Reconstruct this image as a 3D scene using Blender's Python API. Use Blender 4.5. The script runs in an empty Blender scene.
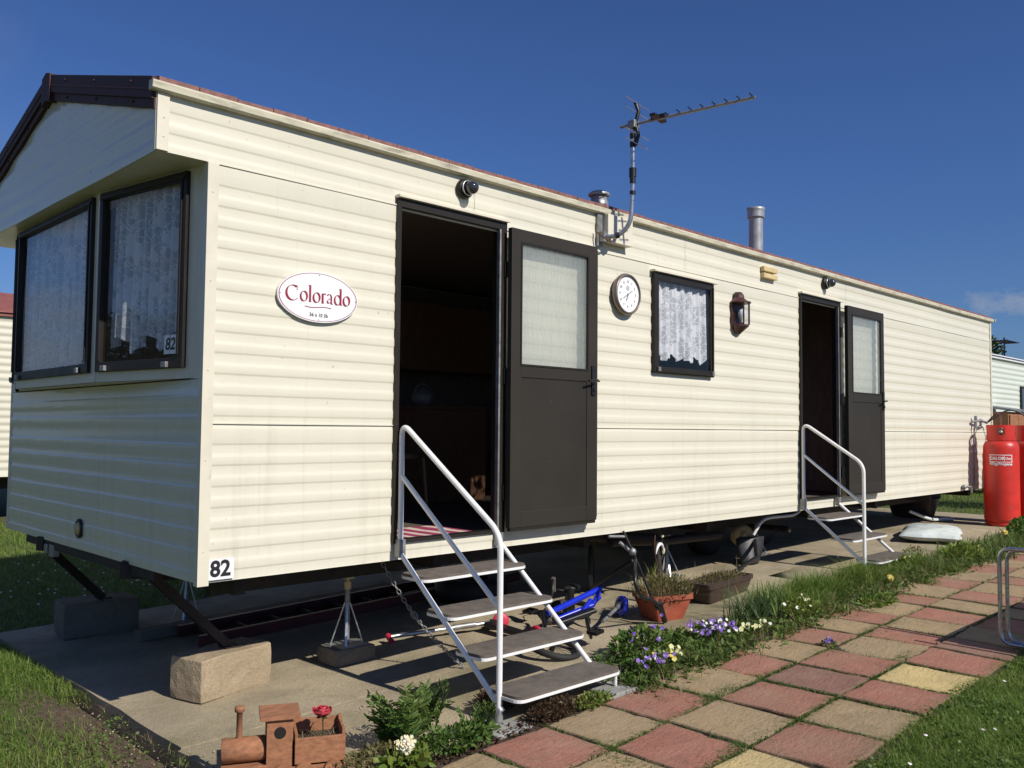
import bpy, math, random
import numpy as np
from mathutils import Vector, Matrix
random.seed(7); rng = np.random.default_rng(7)
PI = math.pi
scene = bpy.context.scene
COL = scene.collection

# ------------------------------------------------------------------ ground profile
ZX = [-60, -2, 0, 1.13, 3, 5.9, 8, 10.6, 60]
ZZ = [-.3, -.3, -.28, -.25, -.16, -.05, -.01, 0, 0]
def zg(x): return float(np.interp(x, ZX, ZZ))

# ------------------------------------------------------------------ materials
def new_mat(name):
    m = bpy.data.materials.new(name); m.use_nodes = True
    nt = m.node_tree; b = nt.nodes['Principled BSDF']
    return m, nt, b
def node(nt, t, **kw):
    n = nt.nodes.new(t)
    for k, v in kw.items():
        if k in n.inputs.keys() if hasattr(n.inputs, 'keys') else False: n.inputs[k].default_value = v
        else: setattr(n, k, v)
    return n
def coords(nt, scale=(1, 1, 1), loc=(0, 0, 0)):
    g = nt.nodes.new('ShaderNodeNewGeometry'); mp = nt.nodes.new('ShaderNodeMapping')
    mp.inputs['Scale'].default_value = scale; mp.inputs['Location'].default_value = loc
    nt.links.new(g.outputs['Position'], mp.inputs['Vector']); return mp.outputs[0]
def noise(nt, vec, scale, detail=4, rough=.55, dist=0):
    n = nt.nodes.new('ShaderNodeTexNoise'); n.inputs['Scale'].default_value = scale
    n.inputs['Detail'].default_value = detail; n.inputs['Roughness'].default_value = rough
    n.inputs['Distortion'].default_value = dist
    nt.links.new(vec, n.inputs['Vector']); return n.outputs[0]
def ramp(nt, fac, stops):
    r = nt.nodes.new('ShaderNodeValToRGB'); e = r.color_ramp.elements
    while len(e) < len(stops): e.new(.5)
    for el, (p, c) in zip(e, stops):
        el.position = p; el.color = (*c, 1) if len(c) == 3 else c
    nt.links.new(fac, r.inputs[0]); return r.outputs[0]
def mixc(nt, fac, a, b, mode='MIX'):
    m = nt.nodes.new('ShaderNodeMix'); m.data_type = 'RGBA'; m.blend_type = mode
    for s, v in ((m.inputs[0], fac), (m.inputs[6], a), (m.inputs[7], b)):
        if isinstance(v, bpy.types.NodeSocket): nt.links.new(v, s)
        elif isinstance(v, (int, float)): s.default_value = v
        else: s.default_value = (*v, 1)
    return m.outputs[2]
def math_(nt, op, a, b=0.0, clamp=False):
    m = nt.nodes.new('ShaderNodeMath'); m.operation = op; m.use_clamp = clamp
    for s, v in ((m.inputs[0], a), (m.inputs[1], b)):
        if isinstance(v, bpy.types.NodeSocket): nt.links.new(v, s)
        else: s.default_value = v
    return m.outputs[0]
def bump(nt, b, h, strength=.3, dist=.01):
    n = nt.nodes.new('ShaderNodeBump'); n.inputs['Strength'].default_value = strength
    n.inputs['Distance'].default_value = dist
    nt.links.new(h, n.inputs['Height']); nt.links.new(n.outputs[0], b.inputs['Normal'])
def mat(name, col, rough=.5, metal=0, var=.12, vs=6, bs=0, bsc=60, spec=.5, scale=(1, 1, 1), dirt=None, dirt_s=3, dirt_t=(.55, .75), coat=0):
    m, nt, b = new_mat(name)
    v = coords(nt, scale)
    n = noise(nt, v, vs)
    lo = tuple(c * (1 - var) for c in col); hi = tuple(min(1, c * (1 + var)) for c in col)
    c = ramp(nt, n, [(.3, lo), (.7, hi)])
    if dirt:
        d = noise(nt, v, dirt_s, 6, .65)
        c = mixc(nt, ramp(nt, d, [(dirt_t[0], (0, 0, 0)), (dirt_t[1], (1, 1, 1))]), c, dirt)
    nt.links.new(c, b.inputs['Base Color'])
    r = math_(nt, 'MULTIPLY_ADD', n, .2); r.node.inputs[2].default_value = max(rough - .1, .02)
    nt.links.new(r, b.inputs['Roughness'])
    b.inputs['Metallic'].default_value = metal
    b.inputs['Specular IOR Level'].default_value = spec
    b.inputs['Coat Weight'].default_value = coat
    if bs: bump(nt, b, noise(nt, v, bsc, 5, .6), bs)
    return m
def glass(name, tint=(1, 1, 1), rough=0, frost=0.0):
    m = bpy.data.materials.new(name); m.use_nodes = True; nt = m.node_tree
    nt.nodes.clear(); out = nt.nodes.new('ShaderNodeOutputMaterial')
    tr = nt.nodes.new('ShaderNodeBsdfTransparent'); tr.inputs[0].default_value = (*tint, 1)
    gl = nt.nodes.new('ShaderNodeBsdfGlossy'); gl.inputs['Roughness'].default_value = rough
    fr = nt.nodes.new('ShaderNodeFresnel'); fr.inputs[0].default_value = 1.75
    mx = nt.nodes.new('ShaderNodeMixShader')
    fr.inputs[0].default_value = 1.5
    gg = nt.nodes.new('ShaderNodeNewGeometry'); ff = math_(nt, 'MULTIPLY', fr.outputs[0], math_(nt, 'SUBTRACT', 1.0, gg.outputs['Backfacing']))
    ff = math_(nt, 'MULTIPLY', ff, 1.15, True)
    nt.links.new(ff, mx.inputs[0])
    base = tr
    if frost:
        tl = nt.nodes.new('ShaderNodeBsdfTranslucent'); tl.inputs[0].default_value = (.82, .86, .84, 1)
        df = nt.nodes.new('ShaderNodeBsdfDiffuse'); df.inputs[0].default_value = (.55, .62, .6, 1)
        m1 = nt.nodes.new('ShaderNodeMixShader'); m1.inputs[0].default_value = .45
        nt.links.new(tl.outputs[0], m1.inputs[1]); nt.links.new(df.outputs[0], m1.inputs[2])
        m2 = nt.nodes.new('ShaderNodeMixShader')
        n = noise(nt, coords(nt, (90, 90, 4)), 1, 3)
        f = ramp(nt, n, [(.3, (frost * .55,) * 3), (.75, (min(1, frost * 1.25),) * 3)])
        nt.links.new(f, m2.inputs[0]); nt.links.new(tr.outputs[0], m2.inputs[1]); nt.links.new(m1.outputs[0], m2.inputs[2])
        base = m2
    nt.links.new(base.outputs[0], mx.inputs[1]); nt.links.new(gl.outputs[0], mx.inputs[2])
    nt.links.new(mx.outputs[0], out.inputs[0]); return m

# siding: cream painted aluminium with faint grime
def siding_mat(name, col, grime=.5):
    m, nt, b = new_mat(name)
    v = coords(nt)
    big = noise(nt, v, 1.3, 5)
    c = ramp(nt, big, [(.3, tuple(x * .95 for x in col)), (.7, col)])
    st = noise(nt, coords(nt, (9, 9, .55)), 1, 6, .7)
    fac = ramp(nt, st, [(.52, (0, 0, 0)), (.75, (1, 1, 1))])
    sep = nt.nodes.new('ShaderNodeSeparateXYZ'); nt.links.new(v, sep.inputs[0])
    low = nt.nodes.new('ShaderNodeMapRange'); low.inputs[1].default_value = 1.6; low.inputs[2].default_value = .5
    low.inputs[3].default_value = .12; low.inputs[4].default_value = .42; nt.links.new(sep.outputs[2], low.inputs[0])
    f2 = math_(nt, 'MULTIPLY', fac, low.outputs[0]); f2 = math_(nt, 'MULTIPLY', f2, grime * .65)
    c = mixc(nt, f2, c, (.34, .31, .22))
    sp = noise(nt, v, 34, 2, .5)
    c = mixc(nt, ramp(nt, sp, [(.72, (0, 0, 0)), (.77, (.55, .55, .55))]), c, (.3, .27, .2))
    run = noise(nt, coords(nt, (26, 26, .5), (4, 0, 0)), 1, 4, .6)
    rf = math_(nt, 'MULTIPLY', ramp(nt, run, [(.60, (0, 0, 0)), (.72, (1, 1, 1))]), ramp(nt, noise(nt, v, 1.1, 2), [(.42, (0, 0, 0)), (.6, (.22, .22, .22))]))
    c = mixc(nt, rf, c, (.36, .32, .22))
    nt.links.new(c, b.inputs['Base Color'])
    b.inputs['Roughness'].default_value = .33
    b.inputs['Specular IOR Level'].default_value = .5
    bump(nt, b, noise(nt, coords(nt, (2.2, 2.2, 7)), 1.5, 3), .12, .02)
    return m
M = {}
M['siding'] = siding_mat('cream_siding', (.72, .685, .555), .9)
M['sidingf'] = siding_mat('cream_front_siding', (.74, .715, .59), .9)
M['sidingf'].node_tree.nodes['Principled BSDF'].inputs['Roughness'].default_value = .16
M['trim'] = mat('cream_trim', (.70, .65, .52), .35, var=.06, dirt=(.4, .36, .26), dirt_s=9, dirt_t=(.62, .8))
M['gutter'] = mat('weathered_cream_gutter', (.60, .56, .42), .45, var=.12, dirt=(.2, .18, .12), dirt_s=5, dirt_t=(.5, .78), scale=(1, 1, 5))
M['roof'] = mat('red_brown_roof', (.21, .095, .08), .7, var=.3, vs=30, bs=.3)
M['barge'] = mat('dark_brown_bargeboard', (.062, .026, .026), .6, var=.15, spec=.25)
M['door'] = mat('bronze_brown_door', (.032, .027, .020), .5, var=.1, vs=2, spec=.3, dirt=(.09, .08, .06), dirt_s=13, dirt_t=(.70, .76))
M['doorp'] = mat('bronze_brown_door_panel', (.028, .024, .018), .55, var=.1, vs=2, bs=.1, bsc=120, spec=.3, dirt=(.08, .07, .055), dirt_s=17, dirt_t=(.70, .76))
M['frame'] = mat('dark_bronze_frame', (.022, .018, .014), .45, var=.1, spec=.3)
M['black'] = mat('black_plastic', (.012, .012, .012), .4, var=.1)
M['steelw'] = mat('white_painted_tube', (.78, .78, .76), .35, var=.05, dirt=(.35, .3, .22), dirt_s=14, dirt_t=(.66, .74))
M['tread'] = mat('worn_brown_tread', (.13, .108, .088), .85, var=.25, vs=14, bs=.35, bsc=90, dirt=(.42, .38, .32), dirt_s=11, dirt_t=(.68, .8))
M['galv'] = mat('galvanised_steel', (.55, .56, .57), .38, .85, var=.15, vs=20)
M['galvd'] = mat('dull_grey_steel', (.30, .30, .30), .5, .6, var=.25, vs=20)
M['chass'] = mat('rusty_dark_chassis', (.035, .026, .022), .7, .2, var=.5, vs=12, bs=.3)
M['rust'] = mat('rusty_steel', (.11, .06, .035), .8, .1, var=.5, vs=16, bs=.4)
M['flue'] = mat('flue_steel', (.36, .365, .37), .42, .35, var=.18, vs=12, dirt=(.22, .19, .15), dirt_s=8, dirt_t=(.62, .8))
M['white'] = mat('white_enamel', (.82, .82, .83), .3, var=.02)
M['maroon'] = mat('maroon_lettering', (.28, .02, .04), .45, var=.05)
M['ink'] = mat('black_ink', (.015, .015, .018), .5, var=.05)
M['brown'] = mat('brown_plastic', (.065, .022, .018), .4, var=.15, vs=15)
M['copper'] = mat('bronze_clock_rim', (.20, .165, .145), .4, .5, var=.2, vs=10)
M['chrome'] = mat('worn_chrome', (.50, .51, .53), .28, .85, var=.2, vs=30, dirt=(.12, .11, .10), dirt_s=25, dirt_t=(.6, .68))
M['red'] = mat('red_cylinder_paint', (.60, .030, .018), .42, var=.16, vs=5, dirt=(.30, .10, .07), dirt_s=16, dirt_t=(.62, .72))
M['redd'] = mat('dark_red_paint', (.09, .014, .013), .5, var=.2)
M['terr'] = mat('terracotta', (.33, .075, .038), .7, var=.22, vs=12, bs=.2, dirt=(.3, .2, .14), dirt_s=9, dirt_t=(.6, .75))
M['dkpot'] = mat('dark_brown_plastic', (.055, .032, .026), .5, var=.25, vs=12)
M['soil'] = mat('dark_soil', (.055, .038, .026), .95, var=.5, vs=30, bs=.8, bsc=45)
M['wood'] = mat('stained_orange_wood', (.31, .135, .065), .8, var=.28, vs=5, scale=(3, 14, 14), bs=.25, bsc=30, dirt=(.20, .09, .045), dirt_s=4, dirt_t=(.66, .85))
M['darkhole'] = mat('dark_inside', (.01, .008, .006), .9)
M['rubber'] = mat('black_rubber', (.014, .014, .014), .7, var=.2, bs=.2)
M['blue'] = mat('blue_gloss_paint', (.012, .03, .52), .25, var=.12, coat=.6)
M['grip'] = mat('grey_brown_foam', (.07, .06, .055), .8)
M['pinkred'] = mat('pink_red_wheel', (.55, .03, .07), .45)
M['bag'] = mat('pale_plastic_sack', (.62, .68, .66), .35, var=.12, vs=9, bs=.5, bsc=16, dirt=(.35, .4, .38), dirt_s=8, dirt_t=(.6, .75))
M['lace'] = None
M['carpet'] = mat('dark_carpet', (.10, .075, .055), .95)
M['inwall'] = mat('brown_panelling', (.22, .19, .165), .8, var=.2, scale=(6, 6, 1))
M['cab'] = mat('brown_cupboard', (.22, .115, .065), .5, var=.2, scale=(8, 8, 1))
M['skin_c'] = mat('pale_wood_chair', (.16, .10, .06), .5)
M['bark'] = mat('bark', (.11, .08, .055), .9, var=.4, vs=10, bs=.5)
M['beige_vent'] = mat('yellowed_plastic', (.62, .48, .24), .5)
M['greencar'] = siding_mat('pale_mint_siding', (.72, .76, .67), .4)
M['tile_red'] = mat('red_roof_sheet', (.26, .09, .07), .6, var=.2, vs=8)
M['net'] = None

# concrete slab
def concrete(name, base, moss=.5):
    m, nt, b = new_mat(name); v = coords(nt)
    n1 = noise(nt, v, 2.2, 6, .62); n2 = noise(nt, v, 55, 4, .7); n3 = noise(nt, v, .9, 5, .6)
    c = ramp(nt, n1, [(.28, tuple(x * .68 for x in base)), (.55, base), (.75, tuple(min(1, x * 1.18) for x in base))])
    c = mixc(nt, ramp(nt, n2, [(.35, (0, 0, 0)), (.7, (1, 1, 1))]), mixc(nt, .35, c, tuple(x * .45 for x in base)), c)
    c = mixc(nt, math_(nt, 'MULTIPLY', ramp(nt, n3, [(.5, (0, 0, 0)), (.68, (1, 1, 1))]), moss), c, (.13, .12, .045))
    sp = noise(nt, v, 120, 2, .5)
    c = mixc(nt, ramp(nt, sp, [(.68, (0, 0, 0)), (.74, (.7, .7, .7))]), c, tuple(min(1, x * 1.7) for x in base))
    nt.links.new(c, b.inputs['Base Color']); b.inputs['Roughness'].default_value = .92
    vo = nt.nodes.new('ShaderNodeTexVoronoi'); vo.inputs['Scale'].default_value = 75; nt.links.new(v, vo.inputs['Vector'])
    agg = ramp(nt, vo.outputs[0], [(.12, (1, 1, 1)), (.3, (0, 0, 0))]); sel = ramp(nt, noise(nt, v, 20, 3), [(.5, (0, 0, 0)), (.62, (.55, .55, .55))])
    c = mixc(nt, math_(nt, 'MULTIPLY', agg, sel), c, tuple(x * .35 for x in base))
    n5 = noise(nt, coords(nt, (1, 1, 1), (7, 2, 1)), 5.5, 8, .72, .6)
    c = mixc(nt, math_(nt, 'MULTIPLY', ramp(nt, n5, [(.52, (0, 0, 0)), (.7, (1, 1, 1))]), .5), c, tuple(x * .48 for x in base))
    nt.links.new(c, b.inputs['Base Color'])
    h = math_(nt, 'ADD', n2, n1); h = math_(nt, 'SUBTRACT', h, math_(nt, 'MULTIPLY', agg, .3)); bump(nt, b, h, .6, .012); return m
M['slab'] = concrete('weathered_concrete', (.45, .375, .25), .7)
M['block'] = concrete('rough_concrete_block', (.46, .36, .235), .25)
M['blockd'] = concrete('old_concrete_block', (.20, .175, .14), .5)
M['pad'] = concrete('pale_grey_pad', (.40, .40, .37), .1)
def paver(name, base, dk):
    m, nt, b = new_mat(name); v = coords(nt)
    n1 = noise(nt, v, 5, 7, .68, .8); n2 = noise(nt, v, 70, 4, .7); n3 = noise(nt, v, 1.1, 3)
    rip = noise(nt, coords(nt, (5, 16, 4)), 1.6, 5, .6, 1.4)
    c = ramp(nt, n1, [(.25, dk), (.5, base), (.75, tuple(min(1, x * 1.22) for x in base))])
    c = mixc(nt, ramp(nt, n2, [(.3, (.8, .8, .8)), (.5, (0, 0, 0))]), c, tuple(x * .66 for x in base))
    n4 = noise(nt, coords(nt, (1, 1, 1), (3, 1, 0)), 2.3, 7, .7, .5)
    c = mixc(nt, math_(nt, 'MULTIPLY', ramp(nt, n4, [(.45, (0, 0, 0)), (.72, (1, 1, 1))]), .38), c, (.36, .28, .19))
    sp = noise(nt, v, 26, 3, .6); c = mixc(nt, math_(nt, 'MULTIPLY', ramp(nt, sp, [(.64, (0, 0, 0)), (.72, (1, 1, 1))]), .5), c, (.10, .085, .06))
    c = mixc(nt, math_(nt, 'MULTIPLY', ramp(nt, n3, [(.45, (0, 0, 0)), (.7, (1, 1, 1))]), .35), c, (.2, .17, .1))
    at = nt.nodes.new('ShaderNodeAttribute'); at.attribute_name = 'rim'
    rf = math_(nt, 'ADD', at.outputs['Fac'], math_(nt, 'MULTIPLY', math_(nt, 'SUBTRACT', n1, .5), 1.8))
    c = mixc(nt, math_(nt, 'MULTIPLY', ramp(nt, rf, [(.45, (0, 0, 0)), (1.0, (1, 1, 1))]), .6), c, (.12, .10, .055))
    nt.links.new(c, b.inputs['Base Color']); b.inputs['Roughness'].default_value = .9
    bump(nt, b, math_(nt, 'ADD', rip, math_(nt, 'MULTIPLY', n2, .6)), .5, .02)
    return m
M['p_red'] = paver('red_paver', (.35, .145, .10), (.25, .105, .075))
M['p_dred'] = paver('dark_red_paver', (.25, .125, .092), (.18, .095, .072))
M['p_beige'] = paver('buff_paver', (.37, .265, .145), (.25, .185, .10))
M['p_yel'] = paver('yellow_paver', (.60, .46, .20), (.48, .37, .17))

def ground_mat():
    m, nt, b = new_mat('lawn_soil'); v = coords(nt)
    n1 = noise(nt, v, 1.4, 6, .6); n2 = noise(nt, v, 40, 5, .7)
    c = ramp(nt, n1, [(.3, (.07, .09, .025)), (.6, (.10, .11, .035))])
    # bare earth alongside the slab at the front
    sep = nt.nodes.new('ShaderNodeSeparateXYZ'); nt.links.new(v, sep.inputs[0])
    mr = nt.nodes.new('ShaderNodeMapRange'); mr.inputs[1].default_value = -.85; mr.inputs[2].default_value = -.3
    nt.links.new(sep.outputs[0], mr.inputs[0])
    mr2 = nt.nodes.new('ShaderNodeMapRange'); mr2.inputs[1].default_value = 2.2; mr2.inputs[2].default_value = 1.4
    nt.links.new(sep.outputs[1], mr2.inputs[0])
    mr3 = nt.nodes.new('ShaderNodeMapRange'); mr3.inputs[1].default_value = .6; mr3.inputs[2].default_value = .2
    nt.links.new(sep.outputs[0], mr3.inputs[0])
    f = math_(nt, 'MULTIPLY', math_(nt, 'MULTIPLY', mr.outputs[0], mr2.outputs[0]), mr3.outputs[0])
    earth = ramp(nt, n2, [(.3, (.07, .048, .03)), (.55, (.15, .105, .066)), (.75, (.32, .25, .17))])
    c = mixc(nt, f, c, earth)
    nt.links.new(c, b.inputs['Base Color']); b.inputs['Roughness'].default_value = .95
    bump(nt, b, n2, .8, .03); return m
M['ground'] = ground_mat()

def leaf_mat(name, c1, c2, c3=None, trans=.35, rough=.55):
    m = bpy.data.materials.new(name); m.use_nodes = True; nt = m.node_tree; nt.nodes.clear()
    out = nt.nodes.new('ShaderNodeOutputMaterial')
    at = nt.nodes.new('ShaderNodeAttribute'); at.attribute_name = 'rnd'
    st = [(0, c1), (.6, c2)] + ([(1, c3)] if c3 else [])
    col = ramp(nt, at.outputs['Fac'], st)
    pn = noise(nt, coords(nt), 1.6, 3)
    col = mixc(nt, math_(nt, 'MULTIPLY', ramp(nt, pn, [(.42, (0, 0, 0)), (.7, (1, 1, 1))]), .4), col, mixc(nt, .5, col, (.26, .24, .07)))
    p = nt.nodes.new('ShaderNodeBsdfPrincipled'); p.inputs['Roughness'].default_value = rough
    p.inputs['Specular IOR Level'].default_value = .35
    nt.links.new(col, p.inputs['Base Color'])
    tl = nt.nodes.new('ShaderNodeBsdfTranslucent'); nt.links.new(col, tl.inputs[0])
    mx = nt.nodes.new('ShaderNodeMixShader'); mx.inputs[0].default_value = trans
    nt.links.new(p.outputs[0], mx.inputs[1]); nt.links.new(tl.outputs[0], mx.inputs[2])
    nt.links.new(mx.outputs[0], out.inputs[0]); return m
M['grass'] = leaf_mat('grass_blades', (.09, .17, .022), (.15, .265, .034), (.32, .35, .11))
M['grassd'] = leaf_mat('verge_grass', (.06, .13, .018), (.13, .23, .03), (.30, .33, .10))
M['weed'] = leaf_mat('weed_leaves', (.045, .10, .018), (.09, .175, .028), (.19, .25, .07))
M['lime'] = leaf_mat('light_green_leaves', (.10, .17, .03), (.19, .26, .04), (.30, .33, .08))
M['dry'] = leaf_mat('dry_stalks', (.16, .12, .06), (.30, .23, .11), (.4, .33, .2))
M['brownleaf'] = leaf_mat('brown_dead_leaves', (.05, .028, .018), (.10, .055, .035), (.16, .1, .06))
M['sedum'] = leaf_mat('mixed_heather', (.10, .12, .04), (.17, .16, .06), (.26, .19, .09))
M['purple'] = leaf_mat('purple_petals', (.10, .03, .30), (.22, .10, .52), (.50, .38, .75), .2)
M['yellow'] = leaf_mat('yellow_petals', (.75, .48, .03), (.80, .66, .12), (.82, .78, .35), .2)
M['paley'] = leaf_mat('pale_yellow_petals', (.74, .72, .28), (.8, .78, .42), (.82, .8, .6), .2)
M['creamf'] = leaf_mat('cream_petals', (.80, .70, .40), (.82, .77, .55), (.85, .82, .7), .2)
M['whitef'] = leaf_mat('white_petals', (.8, .8, .78), (.82, .82, .8), (.85, .85, .8), .2)
M['rose'] = leaf_mat('rose_petals', (.38, .01, .03), (.60, .03, .07), (.72, .12, .16), .15)
M['tree'] = leaf_mat('tree_leaves', (.025, .045, .012), (.05, .075, .02), (.08, .10, .03), .25)

def lace_mat(name, dens=.55, pw=.45):
    m = bpy.data.materials.new(name); m.use_nodes = True; nt = m.node_tree; nt.nodes.clear()
    out = nt.nodes.new('ShaderNodeOutputMaterial')
    v = coords(nt)
    vo = nt.nodes.new('ShaderNodeTexVoronoi'); vo.inputs['Scale'].default_value = 19; vo.feature = 'DISTANCE_TO_EDGE'
    nn = nt.nodes.new('ShaderNodeTexNoise'); nn.inputs['Scale'].default_value = 7; nt.links.new(v, nn.inputs['Vector'])
    ad = nt.nodes.new('ShaderNodeVectorMath'); ad.operation = 'MULTIPLY_ADD'; ad.inputs[1].default_value = (.16, .16, .16)
    nt.links.new(nn.outputs[1], ad.inputs[0]); nt.links.new(v, ad.inputs[2]); nt.links.new(ad.outputs[0], vo.inputs['Vector'])
    line = ramp(nt, vo.outputs[0], [(.025, (1, 1, 1)), (.06, (0, 0, 0))])
    blob = ramp(nt, noise(nt, v, 9, 2), [(.54, (0, 0, 0)), (.57, (1, 1, 1))])
    pat = math_(nt, 'MAXIMUM', line, blob)
    mesh = noise(nt, v, 160, 1)
    a = math_(nt, 'ADD', math_(nt, 'MULTIPLY', pat, pw), dens)
    a = math_(nt, 'ADD', a, math_(nt, 'MULTIPLY', math_(nt, 'SUBTRACT', mesh, .5), .3), True)
    df = nt.nodes.new('ShaderNodeBsdfDiffuse'); df.inputs[0].default_value = (.88, .9, .93, 1)
    tl = nt.nodes.new('ShaderNodeBsdfTranslucent'); tl.inputs[0].default_value = (.7, .73, .76, 1)
    m1 = nt.nodes.new('ShaderNodeMixShader'); m1.inputs[0].default_value = .3
    nt.links.new(df.outputs[0], m1.inputs[1]); nt.links.new(tl.outputs[0], m1.inputs[2])
    tr = nt.nodes.new('ShaderNodeBsdfTransparent'); mx = nt.nodes.new('ShaderNodeMixShader')
    nt.links.new(a, mx.inputs[0]); nt.links.new(tr.outputs[0], mx.inputs[1]); nt.links.new(m1.outputs[0], mx.inputs[2])
    nt.links.new(mx.outputs[0], out.inputs[0]); return m
M['lace'] = lace_mat('lace_curtain', .60, .5)
M['lace2'] = lace_mat('white_lace_curtain', .68, .45)
M['glass'] = glass('window_glass')
M['frost'] = glass('patterned_glass', frost=.34, rough=.15)
M['lampglass'] = glass('lantern_glass', tint=(.9, .92, .95))

# ------------------------------------------------------------------ mesh builder
class MB:
    def __init__(s): s.v = []; s.f = []; s.mi = []; s.sm = []
    def add(s, vs, fs, mi=0, smooth=False):
        o = len(s.v); s.v += [tuple(p) for p in vs]
        for f in fs: s.f.append(tuple(i + o for i in f)); s.mi.append(mi); s.sm.append(smooth)
        return s
    def box(s, x0, x1, y0, y1, z0, z1, mi=0, m=None):
        vs = [(x, y, z) for x in (x0, x1) for y in (y0, y1) for z in (z0, z1)]
        if m is not None: vs = [m @ Vector(p) for p in vs]
        return s.add(vs, [(0, 1, 3, 2), (4, 6, 7, 5), (0, 4, 5, 1), (2, 3, 7, 6), (0, 2, 6, 4), (1, 5, 7, 3)], mi)
    def bar(s, a, b, w, h, mi=0, up=(0, 0, 1)):
        a = Vector(a); b = Vector(b); d = (b - a); L = d.length; d.normalize()
        x = d.cross(Vector(up)); x = x.normalized() if x.length > 1e-4 else Vector((1, 0, 0)); z = x.cross(d)
        m = Matrix((( x.x, d.x, z.x, a.x), (x.y, d.y, z.y, a.y), (x.z, d.z, z.z, a.z), (0, 0, 0, 1)))
        return s.box(-w / 2, w / 2, 0, L, -h / 2, h / 2, mi, m)
    def tube(s, pts, r, n=10, mi=0, closed=False, caps=True, smooth=True):
        pts = [Vector(p) for p in pts]; N = len(pts)
        rs = r if isinstance(r, (list, tuple)) else [r] * N
        T = []
        for i in range(N):
            a = pts[i - 1] if (i > 0 or closed) else pts[i]; b = pts[(i + 1) % N] if (i < N - 1 or closed) else pts[i]
            T.append((b - a).normalized())
        u = T[0].orthogonal().normalized(); vs = []
        for i in range(N):
            u = (u - T[i] * u.dot(T[i]))
            u = u.normalized() if u.length > 1e-6 else T[i].orthogonal().normalized()
            w = T[i].cross(u)
            for k in range(n):
                a = 2 * PI * k / n; vs.append(pts[i] + (u * math.cos(a) + w * math.sin(a)) * rs[i])
        fs = []
        for i in range(N if closed else N - 1):
            j = (i + 1) % N
            for k in range(n):
                l = (k + 1) % n; fs.append((i * n + k, i * n + l, j * n + l, j * n + k))
        s.add(vs, fs, mi, smooth)
        if caps and not closed:
            s.add(vs[:n], [tuple(range(n))[::-1]], mi); s.add(vs[-n:], [tuple(range(n))], mi)
        return s
    def lathe(s, prof, c=(0, 0, 0), axis=(0, 0, 1), n=24, mi=0, smooth=True, caps=True):
        ax = Vector(axis).normalized(); u = ax.orthogonal().normalized(); w = ax.cross(u); c = Vector(c); vs = []
        for r, h in prof:
            for k in range(n):
                a = 2 * PI * k / n; vs.append(c + ax * h + (u * math.cos(a) + w * math.sin(a)) * r)
        fs = []
        for i in range(len(prof) - 1):
            for k in range(n):
                l = (k + 1) % n; fs.append((i * n + k, i * n + l, (i + 1) * n + l, (i + 1) * n + k))
        s.add(vs, fs, mi, smooth)
        if caps:
            if prof[0][0] > 1e-4: s.add(vs[:n], [tuple(range(n))[::-1]], mi)
            if prof[-1][0] > 1e-4: s.add(vs[-n:], [tuple(range(n))], mi)
        return s
    def ball(s, c, r, n=12, mi=0, sc=(1, 1, 1)):
        vs = []; fs = []; R = n // 2
        for i in range(R + 1):
            t = PI * i / R
            for k in range(n):
                a = 2 * PI * k / n
                vs.append((c[0] + r * sc[0] * math.sin(t) * math.cos(a), c[1] + r * sc[1] * math.sin(t) * math.sin(a), c[2] + r * sc[2] * math.cos(t)))
        for i in range(R):
            for k in range(n):
                l = (k + 1) % n; fs.append((i * n + k, (i + 1) * n + k, (i + 1) * n + l, i * n + l))
        return s.add(vs, fs, mi, True)
    def build(s, name, mats, parent=None, bevel=0, rnd=None):
        if isinstance(mats, bpy.types.Material): mats = [mats]
        me = bpy.data.meshes.new(name); me.from_pydata(s.v, [], s.f)
        for m_ in mats: me.materials.append(m_)
        me.polygons.foreach_set('material_index', s.mi); me.polygons.foreach_set('use_smooth', s.sm)
        me.update()
        o = bpy.data.objects.new(name, me); COL.objects.link(o)
        if parent: attach(o, parent)
        if bevel:
            b = o.modifiers.new('bevel', 'BEVEL'); b.width = bevel; b.segments = 2; b.limit_method = 'ANGLE'; b.angle_limit = .6
        return o
def world_loc(o):
    p = Vector((0, 0, 0))
    while o: p += o.location; o = o.parent
    return p
def attach(o, parent):
    o.parent = parent
    # parents only carry translation: the child keeps its world-space vertices
    o.matrix_parent_inverse = Matrix.Translation(-root_loc(parent))
def root_loc(p):
    if p.get('_inner'): return Vector((0, 0, 0))
    return p.location.copy()
def tag(o, label=None, cat=None, group=None, kind=None):
    if label: o['label'] = label
    if cat: o['category'] = cat
    if group: o['group'] = group
    if kind: o['kind'] = kind
    return o
def thing(name, label, cat, loc, group=None):
    o = bpy.data.objects.new(name, None); COL.objects.link(o); o.location = loc; o.empty_display_size = .1
    return tag(o, label, cat, group)
def arc(c, r, a0, a1, n, u, v):
    c = Vector(c); u = Vector(u); v = Vector(v)
    return [c + u * (r * math.cos(a0 + (a1 - a0) * i / n)) + v * (r * math.sin(a0 + (a1 - a0) * i / n)) for i in range(n + 1)]
def rounded(pts, r, n=6, closed=False):
    pts = [Vector(p) for p in pts]; out = []; N = len(pts)
    for i, p in enumerate(pts):
        if not closed and i in (0, N - 1): out.append(p); continue
        a = pts[i - 1]; b = pts[(i + 1) % N]
        da = (a - p); db = (b - p); rr = min(r, da.length * .49, db.length * .49)
        s = p + da.normalized() * rr; e = p + db.normalized() * rr
        for k in range(n + 1):
            t = k / n; out.append(s * (1 - t) ** 2 + p * 2 * t * (1 - t) + e * t ** 2)
    return out
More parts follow.
